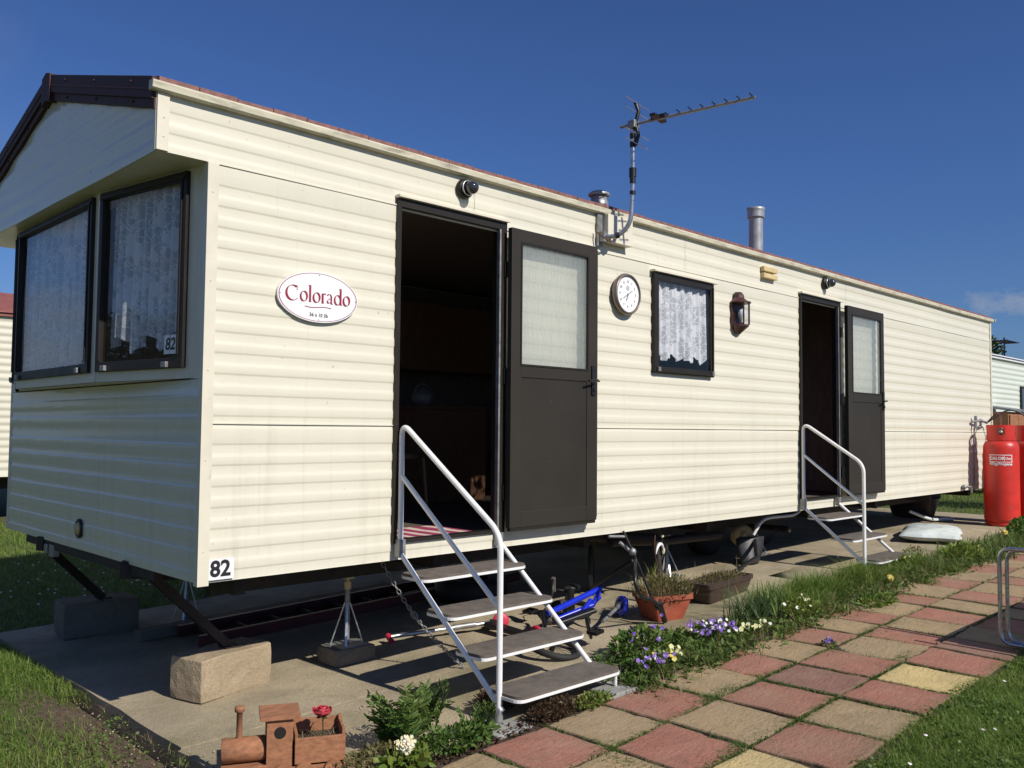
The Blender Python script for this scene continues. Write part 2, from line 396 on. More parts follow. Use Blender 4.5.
def text_mb(body, size, extrude=.001, bold=0, shear=0, scale=(1, 1)):
    cu = bpy.data.curves.new('lettering', 'FONT'); cu.body = body; cu.size = size; cu.extrude = extrude
    cu.offset = bold; cu.shear = shear; cu.align_x = 'CENTER'; cu.align_y = 'CENTER'; cu.resolution_u = 3
    o = bpy.data.objects.new('lettering', cu); COL.objects.link(o)
    dg = bpy.context.evaluated_depsgraph_get(); dg.update()
    me = bpy.data.meshes.new_from_object(o.evaluated_get(dg))
    vs = [(v.co.x * scale[0], v.co.y * scale[1], v.co.z) for v in me.vertices]; fs = [tuple(p.vertices) for p in me.polygons]
    bpy.data.objects.remove(o); bpy.data.curves.remove(cu); bpy.data.meshes.remove(me)
    mb = MB(); mb.add(vs, fs); return mb
def placed(mb, origin, ux, uy, un):
    O = Vector(origin); ux = Vector(ux); uy = Vector(uy); un = Vector(un)
    mb.v = [tuple(O + ux * p[0] + uy * p[1] + un * p[2]) for p in mb.v]; return mb

# ------------------------------------------------------------------ camera
f_, pit, rol, yaw = 878.94, .0509791, .0089786, .779456
fw = Vector((math.sin(yaw) * math.cos(pit), math.cos(yaw) * math.cos(pit), math.sin(pit)))
rt = Vector((math.cos(yaw), -math.sin(yaw), 0)); up = rt.cross(fw)
rt2 = rt * math.cos(rol) + up * math.sin(rol); up2 = -rt * math.sin(rol) + up * math.cos(rol)
cam = bpy.data.cameras.new('camera'); cam.sensor_width = 36; cam.lens = 36 * f_ / 1024; cam.clip_end = 2000; cam.clip_start = .05
co = bpy.data.objects.new('camera', cam); COL.objects.link(co); scene.camera = co
CAM = Vector((-1.892058, -4.001452, 1.192980))
co.matrix_world = Matrix(((rt2.x, up2.x, -fw.x, CAM.x), (rt2.y, up2.y, -fw.y, CAM.y), (rt2.z, up2.z, -fw.z, CAM.z), (0, 0, 0, 1)))

# ------------------------------------------------------------------ light
to_sun = Vector((.055, -1.27, 1.0)).normalized()
sun = bpy.data.lights.new('sun', 'SUN'); sun.energy = 5.0; sun.angle = math.radians(.53); sun.color = (1, .945, .86)
so = bpy.data.objects.new('sun', sun); COL.objects.link(so); so.rotation_euler = (-to_sun).to_track_quat('-Z', 'Y').to_euler()
w = bpy.data.worlds.new('World'); scene.world = w; w.use_nodes = True; nt = w.node_tree
bg = nt.nodes['Background']; bg.inputs[1].default_value = .063
sky = nt.nodes.new('ShaderNodeTexSky'); sky.sky_type = 'NISHITA'; sky.sun_disc = False
sky.sun_elevation = math.asin(to_sun.z); sky.sun_rotation = math.atan2(to_sun.x, to_sun.y)
sky.air_density = 1.0; sky.dust_density = .15; sky.ozone_density = 3.2; sky.altitude = 0
tc = nt.nodes.new('ShaderNodeTexCoord'); dirv = tc.outputs['Generated']
sep = nt.nodes.new('ShaderNodeSeparateXYZ'); nt.links.new(dirv, sep.inputs[0])
mp = nt.nodes.new('ShaderNodeMapping'); mp.inputs['Scale'].default_value = (1, 1, 3.2); nt.links.new(dirv, mp.inputs[0])
cn = noise(nt, mp.outputs[0], 2.6, 9, .6, .3)
cm = ramp(nt, cn, [(.46, (0, 0, 0)), (.62, (1, 1, 1))])
# clouds fill the western sky (low down), the rest is clear
def dotmask(d, a, b):
    vm = nt.nodes.new('ShaderNodeVectorMath'); vm.operation = 'DOT_PRODUCT'; vm.inputs[1].default_value = d
    nt.links.new(dirv, vm.inputs[0])
    mr = nt.nodes.new('ShaderNodeMapRange'); mr.inputs[1].default_value = a; mr.inputs[2].default_value = b
    nt.links.new(vm.outputs['Value'], mr.inputs[0]); return mr.outputs[0]
el = nt.nodes.new('ShaderNodeMapRange'); el.inputs[1].default_value = .75; el.inputs[2].default_value = .3; nt.links.new(sep.outputs[2], el.inputs[0])
west = math_(nt, 'MULTIPLY', dotmask((-.85, .52, 0), .25, .6), el.outputs[0])
cf = math_(nt, 'MULTIPLY', math_(nt, 'MULTIPLY', cm, west), .75)
# one small fair-weather cloud in the east
mp2 = nt.nodes.new('ShaderNodeMapping'); mp2.inputs['Scale'].default_value = (1, 1, 1.6); nt.links.new(dirv, mp2.inputs[0])
cn2 = noise(nt, mp2.outputs[0], 30, 7, .62, .2)
mps = nt.nodes.new('ShaderNodeVectorMath'); mps.operation = 'SUBTRACT'; mps.inputs[1].default_value = (.962, .262, .1285); nt.links.new(dirv, mps.inputs[0])
mpx = nt.nodes.new('ShaderNodeVectorMath'); mpx.operation = 'MULTIPLY'; mpx.inputs[1].default_value = (11, 15, 66); nt.links.new(mps.outputs[0], mpx.inputs[0])
ln = nt.nodes.new('ShaderNodeVectorMath'); ln.operation = 'LENGTH'; nt.links.new(mpx.outputs[0], ln.inputs[0])
blob = math_(nt, 'SUBTRACT', 1.0, ln.outputs['Value'])
cl2 = ramp(nt, math_(nt, 'ADD', blob, math_(nt, 'MULTIPLY', math_(nt, 'SUBTRACT', cn2, .5), 3.2)), [(.1, (0, 0, 0)), (.85, (1, 1, 1))])
cl2 = math_(nt, 'MULTIPLY', cl2, .40)
skc = nt.nodes.new('ShaderNodeHueSaturation'); skc.inputs['Saturation'].default_value = 1.0; skc.inputs['Value'].default_value = 1.0
nt.links.new(sky.outputs[0], skc.inputs['Color'])
hz = ramp(nt, sep.outputs[2], [(0.0, (.50, .68, 1.05)), (.10, (.58, .80, 1.22)), (.30, (.62, .87, 1.38)), (.7, (.64, .86, 1.36))])
skc_out = mixc(nt, 1.0, skc.outputs[0], hz, 'MULTIPLY')
c = mixc(nt, cf, skc_out, (5.4, 5.6, 6.0))
c = mixc(nt, cl2, c, (6.8, 6.9, 7.4))
nt.links.new(c, bg.inputs[0])
scene.view_settings.view_transform = 'Standard'; scene.view_settings.look = 'None'
scene.view_settings.gamma = 1; scene.view_settings.exposure = -.06; scene.view_settings.use_curve_mapping = False
scene.cycles.use_denoising = True
scene.cycles.max_bounces = 8; scene.cycles.diffuse_bounces = 2; scene.cycles.transparent_max_bounces = 16

# ================================================================== SETTING
def axis_pts(lo, hi, step, far):
    a = list(np.arange(lo, hi + 1e-6, step)); 
    l = [lo - d for d in far][::-1]; r = [hi + d for d in far]
    return l + a + r
XS = axis_pts(-4, 14, .25, [1, 3, 8, 20, 60, 200, 600]); YS = axis_pts(-5, 9, .25, [1, 3, 8, 20, 60, 200, 600])
def zlawn(x, y):
    z = zg(x)
    if x < -.09: off = -.028
    elif -.98 < y < 2.9 and x < 12: off = -.16
    elif y > 2.9: off = -.045
    else: off = -.035
    if y < -4.5: off = -.04
    n = .012 * math.sin(x * 3.1 + y * 1.7) + .01 * math.sin(x * 1.3 - y * 4.1)
    if y > -2.5 and x > -.1: n = 0
    return z + off + n
g = MB(); nx, ny = len(XS), len(YS)
g.add([(x, y, zlawn(x, y)) for x in XS for y in YS], [(i * ny + j, (i + 1) * ny + j, (i + 1) * ny + j + 1, i * ny + j + 1) for i in range(nx - 1) for j in range(ny - 1)], 0, True)
tag(g.build('lawn', M['ground']), kind='structure')

# concrete base: two pours with a joint, raised above the lawn
def slab_piece(mb, x0, x1, y0, y1, step=.25, jitter=.006):
    xs = list(np.arange(x0, x1 - 1e-4, step)) + [x1]
    ys = list(np.arange(y0, y1 - 1e-4, step)) + [y1]; n = len(ys); vs = []
    for i, x in enumerate(xs):
        for j, y in enumerate(ys):
            xx = x + (rng.normal(0, jitter) if i in (0, len(xs) - 1) else 0); yy = y + (rng.normal(0, jitter) if j in (0, n - 1) else 0)
            vs.append((xx, yy, zg(x) + rng.normal(0, .0015)))
    fs = [(i * n + j, (i + 1) * n + j, (i + 1) * n + j + 1, i * n + j + 1) for i in range(len(xs) - 1) for j in range(n - 1)]
    mb.add(vs, fs, 0, True)
    # skirts
    ring = [j for j in range(n)] + [i * n + n - 1 for i in range(1, len(xs))] + [(len(xs) - 1) * n + j for j in range(n - 2, -1, -1)] + [i * n for i in range(len(xs) - 2, 0, -1)]
    vv = [vs[k] for k in ring] + [(vs[k][0], vs[k][1], vs[k][2] - .13) for k in ring]; R = len(ring)
    mb.add(vv, [(k, (k + 1) % R, R + (k + 1) % R, R + k) for k in range(R)], 0)
s = MB()
slab_piece(s, -.07, 12.1, -.02 + .0, 3.02); 
tag(s.build('concrete_base', M['slab']), kind='structure')
s = MB(); slab_piece(s, -.085, 3.1, -.93, -.035, jitter=.012)
slab_piece(s, 3.115, 5.2, -.55, -.035, jitter=.02); slab_piece(s, 5.215, 12.1, -.80, -.035, jitter=.02)
tag(s.build('concrete_apron', M['slab']), kind='structure')

# paving
PX = [-.05, .405, .846, 1.285, 1.70, 2.15, 2.585, 2.985, 3.385, 3.81, 4.13, 4.48, 4.90, 5.25, 5.67, 6.1, 6.55, 7.0, 7.45, 7.9, 8.4, 8.9, 9.4, 9.9, 10.4, 10.9]
pav = MB()
cols = {0: 'bbrbrbrbrbrbrbrbrbrbrbrbrbrb', 1: 'rrbrbrdrbrbrbrbrbrbrbrbrbrbr', 2: 'bbryrbryrdbrbrbrbrbrbrbrbrbr', 3: 'rbrbrbrrbdrbrbrbrbrbrbrbrbrb'}
mix_ = {'r': 0, 'd': 1, 'b': 2, 'y': 3}
rnd = random.Random(3); rimv = []
def yline(k, x):
    base = [-1.035, -1.455, -1.90, -2.335, -2.72][k]
    return base - .018 * max(0, x - 2.5) * (1 if k else .3)
for k in range(4):
    for i in range(len(PX) - 1):
        if k == 3 and i < 10: continue
        x0, x1 = PX[i] + .008, PX[i + 1] - .008
        if k >= 1 and i == 0 or (k == 2 and i <= 2): continue
        mi = mix_[cols[k][i]]
        a = yline(k, (x0 + x1) / 2) - .008; b_ = yline(k + 1, (x0 + x1) / 2) + .008
        t = rnd.uniform(-.003, .004); tx = rnd.uniform(-.006, .006); ty = rnd.uniform(-.005, .005)
        # irregular edge outline, bevelled rim
        out = []; N = 7
        for (p, q) in (((x0, a), (x1, a)), ((x1, a), (x1, b_)), ((x1, b_), (x0, b_)), ((x0, b_), (x0, a))):
            for m_ in range(N):
                u = m_ / N; e = rnd.gauss(0, .0036) + (-.008 if rnd.random() < .06 else 0)
                x = p[0] + (q[0] - p[0]) * u; y = p[1] + (q[1] - p[1]) * u
                out.append((x + (e if p[0] == q[0] else 0), y + (e if p[1] == q[1] else 0)))
        cx, cy = (x0 + x1) / 2, (a + b_) / 2
        def zz(x, y): return zg(x) + .002 + t + tx * (x - cx) / .2 + ty * (y - cy) / .2
        def ring(ins, dz): return [(cx + (x - cx) * (1 - ins), cy + (y - cy) * (1 - ins), zz(x, y) + dz) for x, y in out]
        R = len(out); vs = ring(0, -.05) + ring(0, -.007) + ring(.02, -.001) + ring(.06, 0) + [(cx, cy, zz(cx, cy) + .001)]
        fs = [(r * R + j, r * R + (j + 1) % R, (r + 1) * R + (j + 1) % R, (r + 1) * R + j) for r in range(3) for j in range(R)]
        fs += [(3 * R + j, 3 * R + (j + 1) % R, 4 * R) for j in range(R)]; rimv += [1.0] * (2 * R) + [.85] * R + [.55] * R + [0.0]
        pav.add(vs, [f[::-1] for f in fs], mi, False)
pth = tag(pav.build('paved_path', [M['p_red'], M['p_dred'], M['p_beige'], M['p_yel']]), kind='structure')
pth.data.attributes.new('rim', 'FLOAT', 'POINT').data.foreach_set('value', rimv)
# joint soil
s = MB(); xs = np.arange(-.1, 11.2, .25); n = len(xs)
s.add([(x, y, zg(x) - .009) for x in xs for y in (-2.86 if x > 4 else -2.37, -.90)], [(2 * i, 2 * i + 2, 2 * i + 3, 2 * i + 1) for i in range(n - 1)])
tag(s.build('soil_bed', M['soil']), kind='structure')

# ------------------------------------------------------------------ vegetation generators (numpy)
def blades_mesh(name, P, H, W, mats, lean=.5, az=None, seg=3, curl=1.0, kind_mats=None):
    """P (n,3) roots, H heights, W widths -> tapered curved blades"""
    n = len(P); A = rng.uniform(0, 2 * PI, n) if az is None else az
    dirv = np.stack([np.cos(A), np.sin(A), np.zeros(n)], 1); side = np.stack([-np.sin(A), np.cos(A), np.zeros(n)], 1)
    Ls = np.abs(rng.normal(lean, lean * .5, n)) * H
    V = []
    for k in range(seg):
        t = k / seg; wd = (W * (1 - t) ** .7 * .5)[:, None]
        c = P + dirv * (Ls * t ** (1 + curl))[:, None] + np.array([0, 0, 1]) * (H * (t - .25 * t * t * (Ls / np.maximum(H, 1e-4))))[:, None]
        V += [c - side * wd, c + side * wd]
    t = 1.; V.append(P + dirv * Ls[:, None] + np.array([0, 0, 1]) * (H * (1 - .25 * (Ls / np.maximum(H, 1e-4))))[:, None])
    K = 2 * seg + 1; V = np.stack(V, 1).reshape(-1, 3)
    base = (np.arange(n) * K)[:, None]
    quads = np.concatenate([base + np.array([[2 * k, 2 * k + 1, 2 * k + 3, 2 * k + 2]]) for k in range(seg - 1)], 1).reshape(-1, 4)
    tris = (base + np.array([[2 * seg - 2, 2 * seg - 1, 2 * seg]])).reshape(-1, 3)
    me = bpy.data.meshes.new(name); me.vertices.add(len(V)); me.vertices.foreach_set('co', V.ravel())
    nl = quads.size + tris.size; me.loops.add(nl)
    me.loops.foreach_set('vertex_index', np.concatenate([quads.ravel(), tris.ravel()]).astype(np.int32))
    npz = len(quads) + len(tris); me.polygons.add(npz)
    st = np.concatenate([np.arange(len(quads)) * 4, quads.size + np.arange(len(tris)) * 3]).astype(np.int32)
    me.polygons.foreach_set('loop_start', st)
    me.polygons.foreach_set('use_smooth', np.ones(npz, bool))
    me.materials.append(mats)
    me.update(calc_edges=True); me.validate()
    at = me.attributes.new('rnd', 'FLOAT', 'POINT'); at.data.foreach_set('value', np.repeat(rng.uniform(0, 1, n), K))
    o = bpy.data.objects.new(name, me); COL.objects.link(o); return o
def leaves_mesh(name, C, D, S, mats, wid=.45, fold=.15, parent=None, N=None):
    """C centres (n,3), D direction (n,3), S size -> leaf-shaped 6-gons with a fold"""
    n = len(C); D = D / np.linalg.norm(D, axis=1)[:, None]
    r = rng.normal(size=(n, 3)) if N is None else N; U = np.cross(D, r); U /= np.linalg.norm(U, axis=1)[:, None]; Nn = np.cross(U, D)
    S = S[:, None]
    pts = [C, C + D * S * .35 + U * S * wid * .5 + Nn * S * fold, C + D * S * .75 + U * S * wid * .38 + Nn * S * fold * .8, C + D * S,
           C + D * S * .75 - U * S * wid * .38 + Nn * S * fold * .8, C + D * S * .35 - U * S * wid * .5 + Nn * S * fold, C + D * S * .5]
    V = np.stack(pts, 1).reshape(-1, 3); base = (np.arange(n) * 7)[:, None]
    q = np.concatenate([base + np.array([[0, 1, 6, 5]]), base + np.array([[1, 2, 3, 6]]), base + np.array([[6, 3, 4, 5]])], 1).reshape(-1, 4)
    me = bpy.data.meshes.new(name); me.vertices.add(len(V)); me.vertices.foreach_set('co', V.ravel())
    me.loops.add(q.size); me.loops.foreach_set('vertex_index', q.ravel().astype(np.int32))
    me.polygons.add(len(q)); me.polygons.foreach_set('loop_start', (np.arange(len(q)) * 4).astype(np.int32))
    me.materials.append(mats); me.update(calc_edges=True); me.validate()
    at = me.attributes.new('rnd', 'FLOAT', 'POINT'); at.data.foreach_set('value', np.repeat(rng.uniform(0, 1, n), 7))
    o = bpy.data.objects.new(name, me); COL.objects.link(o)
    if parent: attach(o, parent)
    return o
def vnoise(x, y, s=1.0, seed=0):
    return (np.sin(x * 2.3 * s + seed) * np.cos(y * 1.9 * s + seed * 1.7) + .6 * np.sin(x * 5.1 * s - y * 3.7 * s + seed * 2.1) + .4 * np.cos(x * 9.7 * s + y * 11.3 * s)) / 2
zga = lambda x: np.interp(x, ZX, ZZ)

def lawn_patch(name, x0, x1, y0, y1, n, h, wd, keep=None, offs=-.02):
    x = rng.uniform(x0, x1, n); y = rng.uniform(y0, y1, n)
    k = np.ones(n, bool) if keep is None else keep(x, y)
    x, y = x[k], y[k]; n = len(x)
    hh = h * (.45 + .9 * rng.uniform(0, 1, n) ** 1.5) * (1 + .35 * vnoise(x, y, 1.3))
    o = blades_mesh(name, np.stack([x, y, zga(x) + offs - .01], 1), np.maximum(hh, .01), wd * rng.uniform(.6, 1.3, n), M['grass'], .95, seg=4)
    return o
def keepL(x, y):
    edge = -.1 - x; soil = np.clip((.62 - edge) / .5, 0, 1) * np.clip((1.5 - y) / .6, 0, 1)
    return (x < -.085) & (rng.uniform(0, 1, len(x)) > soil * 1.02 - .22 * vnoise(x, y, 2.2, 1.0)) 
tag(lawn_patch('lawn_grass', -2.4, -.085, -1.8, 3.2, 95000, .06, .0045, keepL, -.02), kind='stuff')
def keepR(x, y):
    e = -2.33 - .018 * np.maximum(0, x - 2.5)
    return (y < e + .02 + .03 * vnoise(x, y, 5)) | (rng.uniform(0, 1, len(x)) < .04) & (y < e + .12)
def keepR2(x, y): return keepR(x, y) & ~((x > 4) & (y > -2.78))
tag(lawn_patch('lawn_grass', .6, 4.3, -3.6, -2.2, 115000, .042, .004, keepR, -.012), kind='stuff')
tag(lawn_patch('lawn_grass', 4.3, 9.0, -4.2, -2.7, 30000, .045, .006, keepR2, -.012), kind='stuff')
tag(lawn_patch('lawn_grass', -1.5, 6, 3.0, 10.3, 95000, .075, .007, lambda x, y: (x < -.10) | (y > 3.04), -.04), kind='stuff')
tag(lawn_patch('lawn_grass', 6, 14, 3.1, 12, 16000, .09, .012, None, -.05), kind='stuff')
tag(lawn_patch('lawn_grass', 12.12, 18.5, -2.5, 5, 30000, .10, .011, None, -.05), kind='stuff')
tag(lawn_patch('lawn_grass', 5.5, 12.5, -1.02, -.5, 0 + 1, .05, .005, None, -.02), kind='stuff')

def clover(x0, x1, y0, y1, n, keep, off):
    x = rng.uniform(x0, x1, n); y = rng.uniform(y0, y1, n); pt = vnoise(x, y, 2.1, 3.3) + .5 * vnoise(x, y, 6.3, 1.2); k = keep(x, y) & (pt > .1); x, y = x[k], y[k]; n = len(x)
    return leaves_mesh('lawn_clover', np.stack([x, y, zga(x) + off + rng.uniform(0, .03, n)], 1), rng.normal(size=(n, 3)) * [1, 1, .25] + [0, 0, .15], rng.uniform(.008, .02, n), M['weed'], .8, .05)
tag(clover(.6, 5, -3.8, -2.3, 26000, keepR, -.01), 'small clover leaves among the lawn grass right of the paving', kind='stuff')
tag(clover(-2.2, -.1, -1.8, 2.2, 16000, lambda x, y: x < -.12, -.02), 'small clover leaves among the lawn grass left of the concrete', kind='stuff')
n = 2600; x = rng.uniform(-1.1, -.07, n); y = rng.uniform(-1.8, 2.0, n)
tag(blades_mesh('dry_lawn_stalks', np.stack([x, y, zga(x) - .025], 1), rng.uniform(.01, .06, n), rng.uniform(.0015, .004, n), M['dry'], 2.2, seg=4), 'dry pale stalks lying on the earth by the concrete edge', kind='stuff')
# daisies in the lawn
def daisies(x0, x1, y0, y1, n, r, keep, offs):
    m = MB(); c = 0
    while c < n:
        x = random.uniform(x0, x1); y = random.uniform(y0, y1)
        if not keep(x, y): continue
        z = zg(x) + offs + random.uniform(.03, .05); c += 1
        m.lathe([(r * .3, .004), (r, .001)], (x, y, z), (random.uniform(-.3, .3), random.uniform(-.6, -.1), 1), 9, 0, False)
        m.lathe([(.001, .007), (r * .3, .004)], (x, y, z), (0, -.3, 1), 6, 1, False, False)
    return m
m = daisies(-1.6, 1.5, 3.6, 6.2, 150, .009, lambda x, y: True, -.03)
for a in ((1.5, 4.5, -3.3, -2.4, 26, .009, lambda x, y: True, -.03), (-1.6, -.6, -.5, 1.5, 3, .01, lambda x, y: True, -.05)):
    d = daisies(*a); m.add(d.v, d.f); m.mi[-len(d.mi):] = d.mi
tag(m.build('daisies', [M['white'], M['yellow']]), 'tiny white daisies scattered through the lawn', kind='stuff')

# gravel on the bare earth by the slab edge
m = MB()
for i in range(900):
    x = -.12 - abs(random.gauss(0, .35)); y = random.uniform(-.9, 1.6)
    if random.random() < .25: x = random.uniform(-.12, 1.0); y = random.uniform(-.9, -.1)
    r = random.uniform(.002, .008); z = (zg(x) - .042) if x < -.1 else zg(x) + .002
    m.ball((x, y, z + r * .4), r, 5, random.choice((0, 0, 1)), (1, random.uniform(.7, 1.2), .6))
tag(m.build('gravel', [mat('pale_pebbles', (.42, .34, .24), .8, var=.3), mat('brown_pebbles', (.2, .14, .09), .8, var=.3)]), kind='stuff')

# grass and moss in the paving joints
def joint_pts():
    out = []
    for k in range(0, 4):
        for i in range(1, len(PX) - 1):
            xa, xb = PX[i], PX[i + 1]; d = rnd.random()
            if k in (1, 2):
                for _ in range(int(rnd.choice((40, 90, 200)))):
                    x = rnd.uniform(xa, xb); out.append((x, yline(k, x) + rnd.gauss(0, .006)))
            for _ in range(int(rnd.choice((25, 70, 170)))):
                y = yline(k, xa) + (yline(k + 1, xa) - yline(k, xa)) * rnd.random(); out.append((xa + rnd.gauss(0, .006), y))
    for (cx, cy, sx, sy, n) in ((1.72, -1.86, .1, .02, 350), (2.3, -1.42, .16, .02, 420), (2.55, -1.2, .03, .14, 400), (2.15, -1.44, .05, .03, 200), (1.3, -1.45, .05, .02, 150),
                                (3.45, -1.88, .14, .02, 250), (3.3, -1.46, .06, .04, 200), (2.15, -1.9, .07, .015, 150), (4.15, -1.5, .2, .05, 500), (1.5, -1.9, .12, .02, 200), (1.2, -1.6, .04, .1, 150)):
        out += [(rnd.gauss(cx, sx), rnd.gauss(cy, sy)) for _ in range(n)]
    return np.array(out)
jp = joint_pts(); n = len(jp)
tag(blades_mesh('joint_weeds', np.stack([jp[:, 0], jp[:, 1], zga(jp[:, 0]) - .008], 1), rng.uniform(.01, .032, n), rng.uniform(.003, .008, n), M['weed'], 1.4), kind='stuff')
n = 2600; x = rng.uniform(-.1, 3.2, n); y = -.98 + rng.normal(0, .035, n)
tag(leaves_mesh('leaf_litter', np.stack([x, y, zga(x) + rng.uniform(-.01, .012, n)], 1), rng.normal(size=(n, 3)) * [1, 1, .3], rng.uniform(.01, .028, n), M['brownleaf']), kind='stuff')
# verge of long grass between the concrete and the paving
n = 16000; tc_ = rng.uniform(3.95, 7.7, 170); ty_ = np.interp(tc_, [3, 5.6, 6.4, 8], [-.80, -.76, -.94, -1.0]) + rng.normal(0, .13, 170); th_ = rng.uniform(.6, 1.35, 170); ti = rng.integers(0, 170, n); x = tc_[ti] + rng.normal(0, .045, n); y = ty_[ti] + rng.normal(0, .04, n)
kk = (y < np.where(x > 5.7, -.84, -.42)) & (y > -1.32); x, y = x[kk], y[kk]; ti = ti[kk]; n = len(x)
hh = th_[ti] * (.07 + .13 * np.clip(1 - np.abs(y + .74) / .35, 0, 1)) * rng.uniform(.5, 1.3, n) * (1 + .3 * vnoise(x, y, 2))
tag(blades_mesh('verge_grass', np.stack([x, y, zga(x) - .01], 1), hh, rng.uniform(.004, .009, n), M['grassd'], 1.15, seg=5), 'long shaggy grass growing along the edge of the paving', kind='stuff')
n = 3000; x = rng.uniform(7.2, 12.1, n); y = -1.0 + rng.normal(0, .16, n); kk = (y < -.6) & (y > -1.4); x, y = x[kk], y[kk]; n = len(x)
tag(blades_mesh('verge_grass', np.stack([x, y, zga(x) - .01], 1), rng.uniform(.05, .18, n), rng.uniform(.008, .02, n), M['weed'], .7), kind='stuff')

n = 6500; x = rng.uniform(1.98, 3.5, n); y = rng.uniform(-1.06, -.62, n)
pt = vnoise(x, y, 3.1, 5.0) + .5 * vnoise(x, y, 8.2, .3); kk = (pt > -.3) & (np.abs(y + .82) < .17 + .09 * np.sin(x * 7)); x, y, pt = x[kk], y[kk], pt[kk]; n = len(x)
tag(leaves_mesh('bed_weeds', np.stack([x, y, zga(x) + rng.uniform(0, .07, n) * np.clip(.6 + pt, .2, 1.4)], 1), rng.normal(size=(n, 3)) * [1, 1, .5] + [0, -.3, .35], rng.uniform(.012, .045, n), M['weed'], .45, .1), 'mixed green weeds filling the flower bed beside the steps', kind='stuff')
n = 15000; x = rng.uniform(1.95, 9.5, n); y = np.interp(x, [1.9, 3.2, 5.6, 6.5, 9.5], [-.98, -1.0, -1.0, -1.06, -1.08]) + rng.normal(0, .085, n)
pt = vnoise(x, y, 2.6, .7) + .5 * vnoise(x, y, 7.1, 2.2); kk = (pt > -.25) & (y < -.86 - .0 * x); x, y, pt = x[kk], y[kk], pt[kk]; n = len(x)
tag(leaves_mesh('verge_weeds', np.stack([x, y, zga(x) + rng.uniform(-.008, .05, n) * np.clip(.6 + pt, .2, 1.4)], 1), rng.normal(size=(n, 3)) * [1, 1, .5] + [0, -.3, .35], rng.uniform(.015, .05, n), M['weed'], .42, .1), 'mixed leafy weeds creeping along the edge of the paving', kind='stuff')
n = 2600; x = rng.uniform(1.9, 9.0, n); y = -1.02 + rng.normal(0, .1, n)
tag(blades_mesh('dry_verge_stalks', np.stack([x, y, zga(x) - .005], 1), rng.uniform(.03, .16, n), rng.uniform(.002, .005, n), M['dry'], 1.0, seg=4), 'dry pale stalks mixed into the verge', kind='stuff')

# ================================================================== STATIC CARAVAN
L, W = 11.43, 3.05; ZB, ZS, ZT, ZR = .45, 2.468, 2.463, 2.775; ZM = 1.204; RIDGE = 3.215; OH = .252
van = thing('static_caravan', 'long cream static caravan with ribbed siding, bay front window and two open brown doors', 'caravan', (0, 0, 0))
CREASES = [1.106 - .101 * k for k in range(-0, 7)] + [1.243 + .1018 * k for k in range(0, 12)] + [2.557, 2.657]
PR = []   # (z, depth) : depth 0 = outer face, negative = recessed
def rib_profile(z0, z1, pitch_list):
    pts = [(z0, 0.0)]
    for c in sorted(pitch_list):
        for dz, d in ((-.064, 0), (-.060, -.0003), (-.047, -.0036), (-.043, -.0041), (-.006, -.0043), (-.0035, -.004), (.003, -.0006), (.0055, 0)):
            # from below: outer flat, bright upward facet, recess, short downward facet, outer flat
            z = c + dz
            if z0 < z < z1 and z > pts[-1][0] + .0005: pts.append((z, d))
    if pts[-1][0] < z1 - .0005: pts.append((z1, 0.0))
    return pts
def ribbed(mb, a0, a1, prof, place, step=.32, wob=.0012, seed=0):
    n = max(1, int((a1 - a0) / step)); xs = [a0 + (a1 - a0) * i / n for i in range(n + 1)]; m_ = len(prof); vs = []
    for x in xs:
        for z, d in prof:
            wv = wob * (math.sin(x * 3.7 + z * 2.1 + seed) + .6 * math.sin(x * 8.3 - z * 5)) if wob else 0
            vs.append(place(x, z, d + wv))
    fs = [(i * m_ + j, (i + 1) * m_ + j, (i + 1) * m_ + j + 1, i * m_ + j + 1) for i in range(n) for j in range(m_ - 1)]
    mb.add(vs, fs, 0, True)
side = lambda x, z, d: (x, -d, z)
D1 = (1.12, 1.985, .555, 2.50); D2 = (5.885, 6.73, .55, 2.50); WN = (3.575, 4.36, 1.645, 2.385)
cl = [c for c in CREASES if c < ZM]; cu_ = [c for c in CREASES if ZM < c < ZT]; ct = [c for c in CREASES if c > ZT]
mb = MB()
def low_strip(x0, x1, z0=ZB): ribbed(mb, x0, x1, rib_profile(z0, ZM - .003, [c for c in cl if c > z0 - .06]), side)
def mid_strip(x0, x1, z0=ZM + .003, z1=ZT - .003): ribbed(mb, x0, x1, rib_profile(z0, z1, [c for c in cu_ if z0 - .06 < c < z1 + .06]), side)
def clipprof(z0, z1, cs):  # profile clipped in z
    full = rib_profile(z0 - .2, z1 + .2, cs); zs = [p[0] for p in full]; ds = [p[1] for p in full]
    inn = [(z, d) for z, d in full if z0 < z < z1]
    return [(z0, float(np.interp(z0, zs, ds)))] + inn + [(z1, float(np.interp(z1, zs, ds)))]
def strip(x0, x1, z0, z1):
    ribbed(mb, x0, x1, clipprof(z0, z1, CREASES), side)
for (x0, x1) in ((0.02, D1[0]), (D1[1], D2[0]), (D2[1], L)):
    strip(x0, x1, ZB, ZM - .002)
for (x0, x1) in ((0.02, D1[0]), (D1[1], WN[0]), (WN[1], D2[0]), (D2[1], L)): strip(x0, x1, ZM + .002, ZT - .002)
strip(WN[0], WN[1], ZM + .002, WN[2]); strip(WN[0], WN[1], WN[3], ZT - .002)
for d_ in (D1, D2): strip(d_[0], d_[1], ZB, d_[2])
for (x0, x1) in ((-OH + .002, D1[0]), (D1[0], 1.72), (1.723, D1[1]), (D1[1], 4.0), (4.003, 6.9), (6.903, L)): strip(x0, x1, ZT + .002 if x1 != D1[1] or 1 else ZT, ZR)
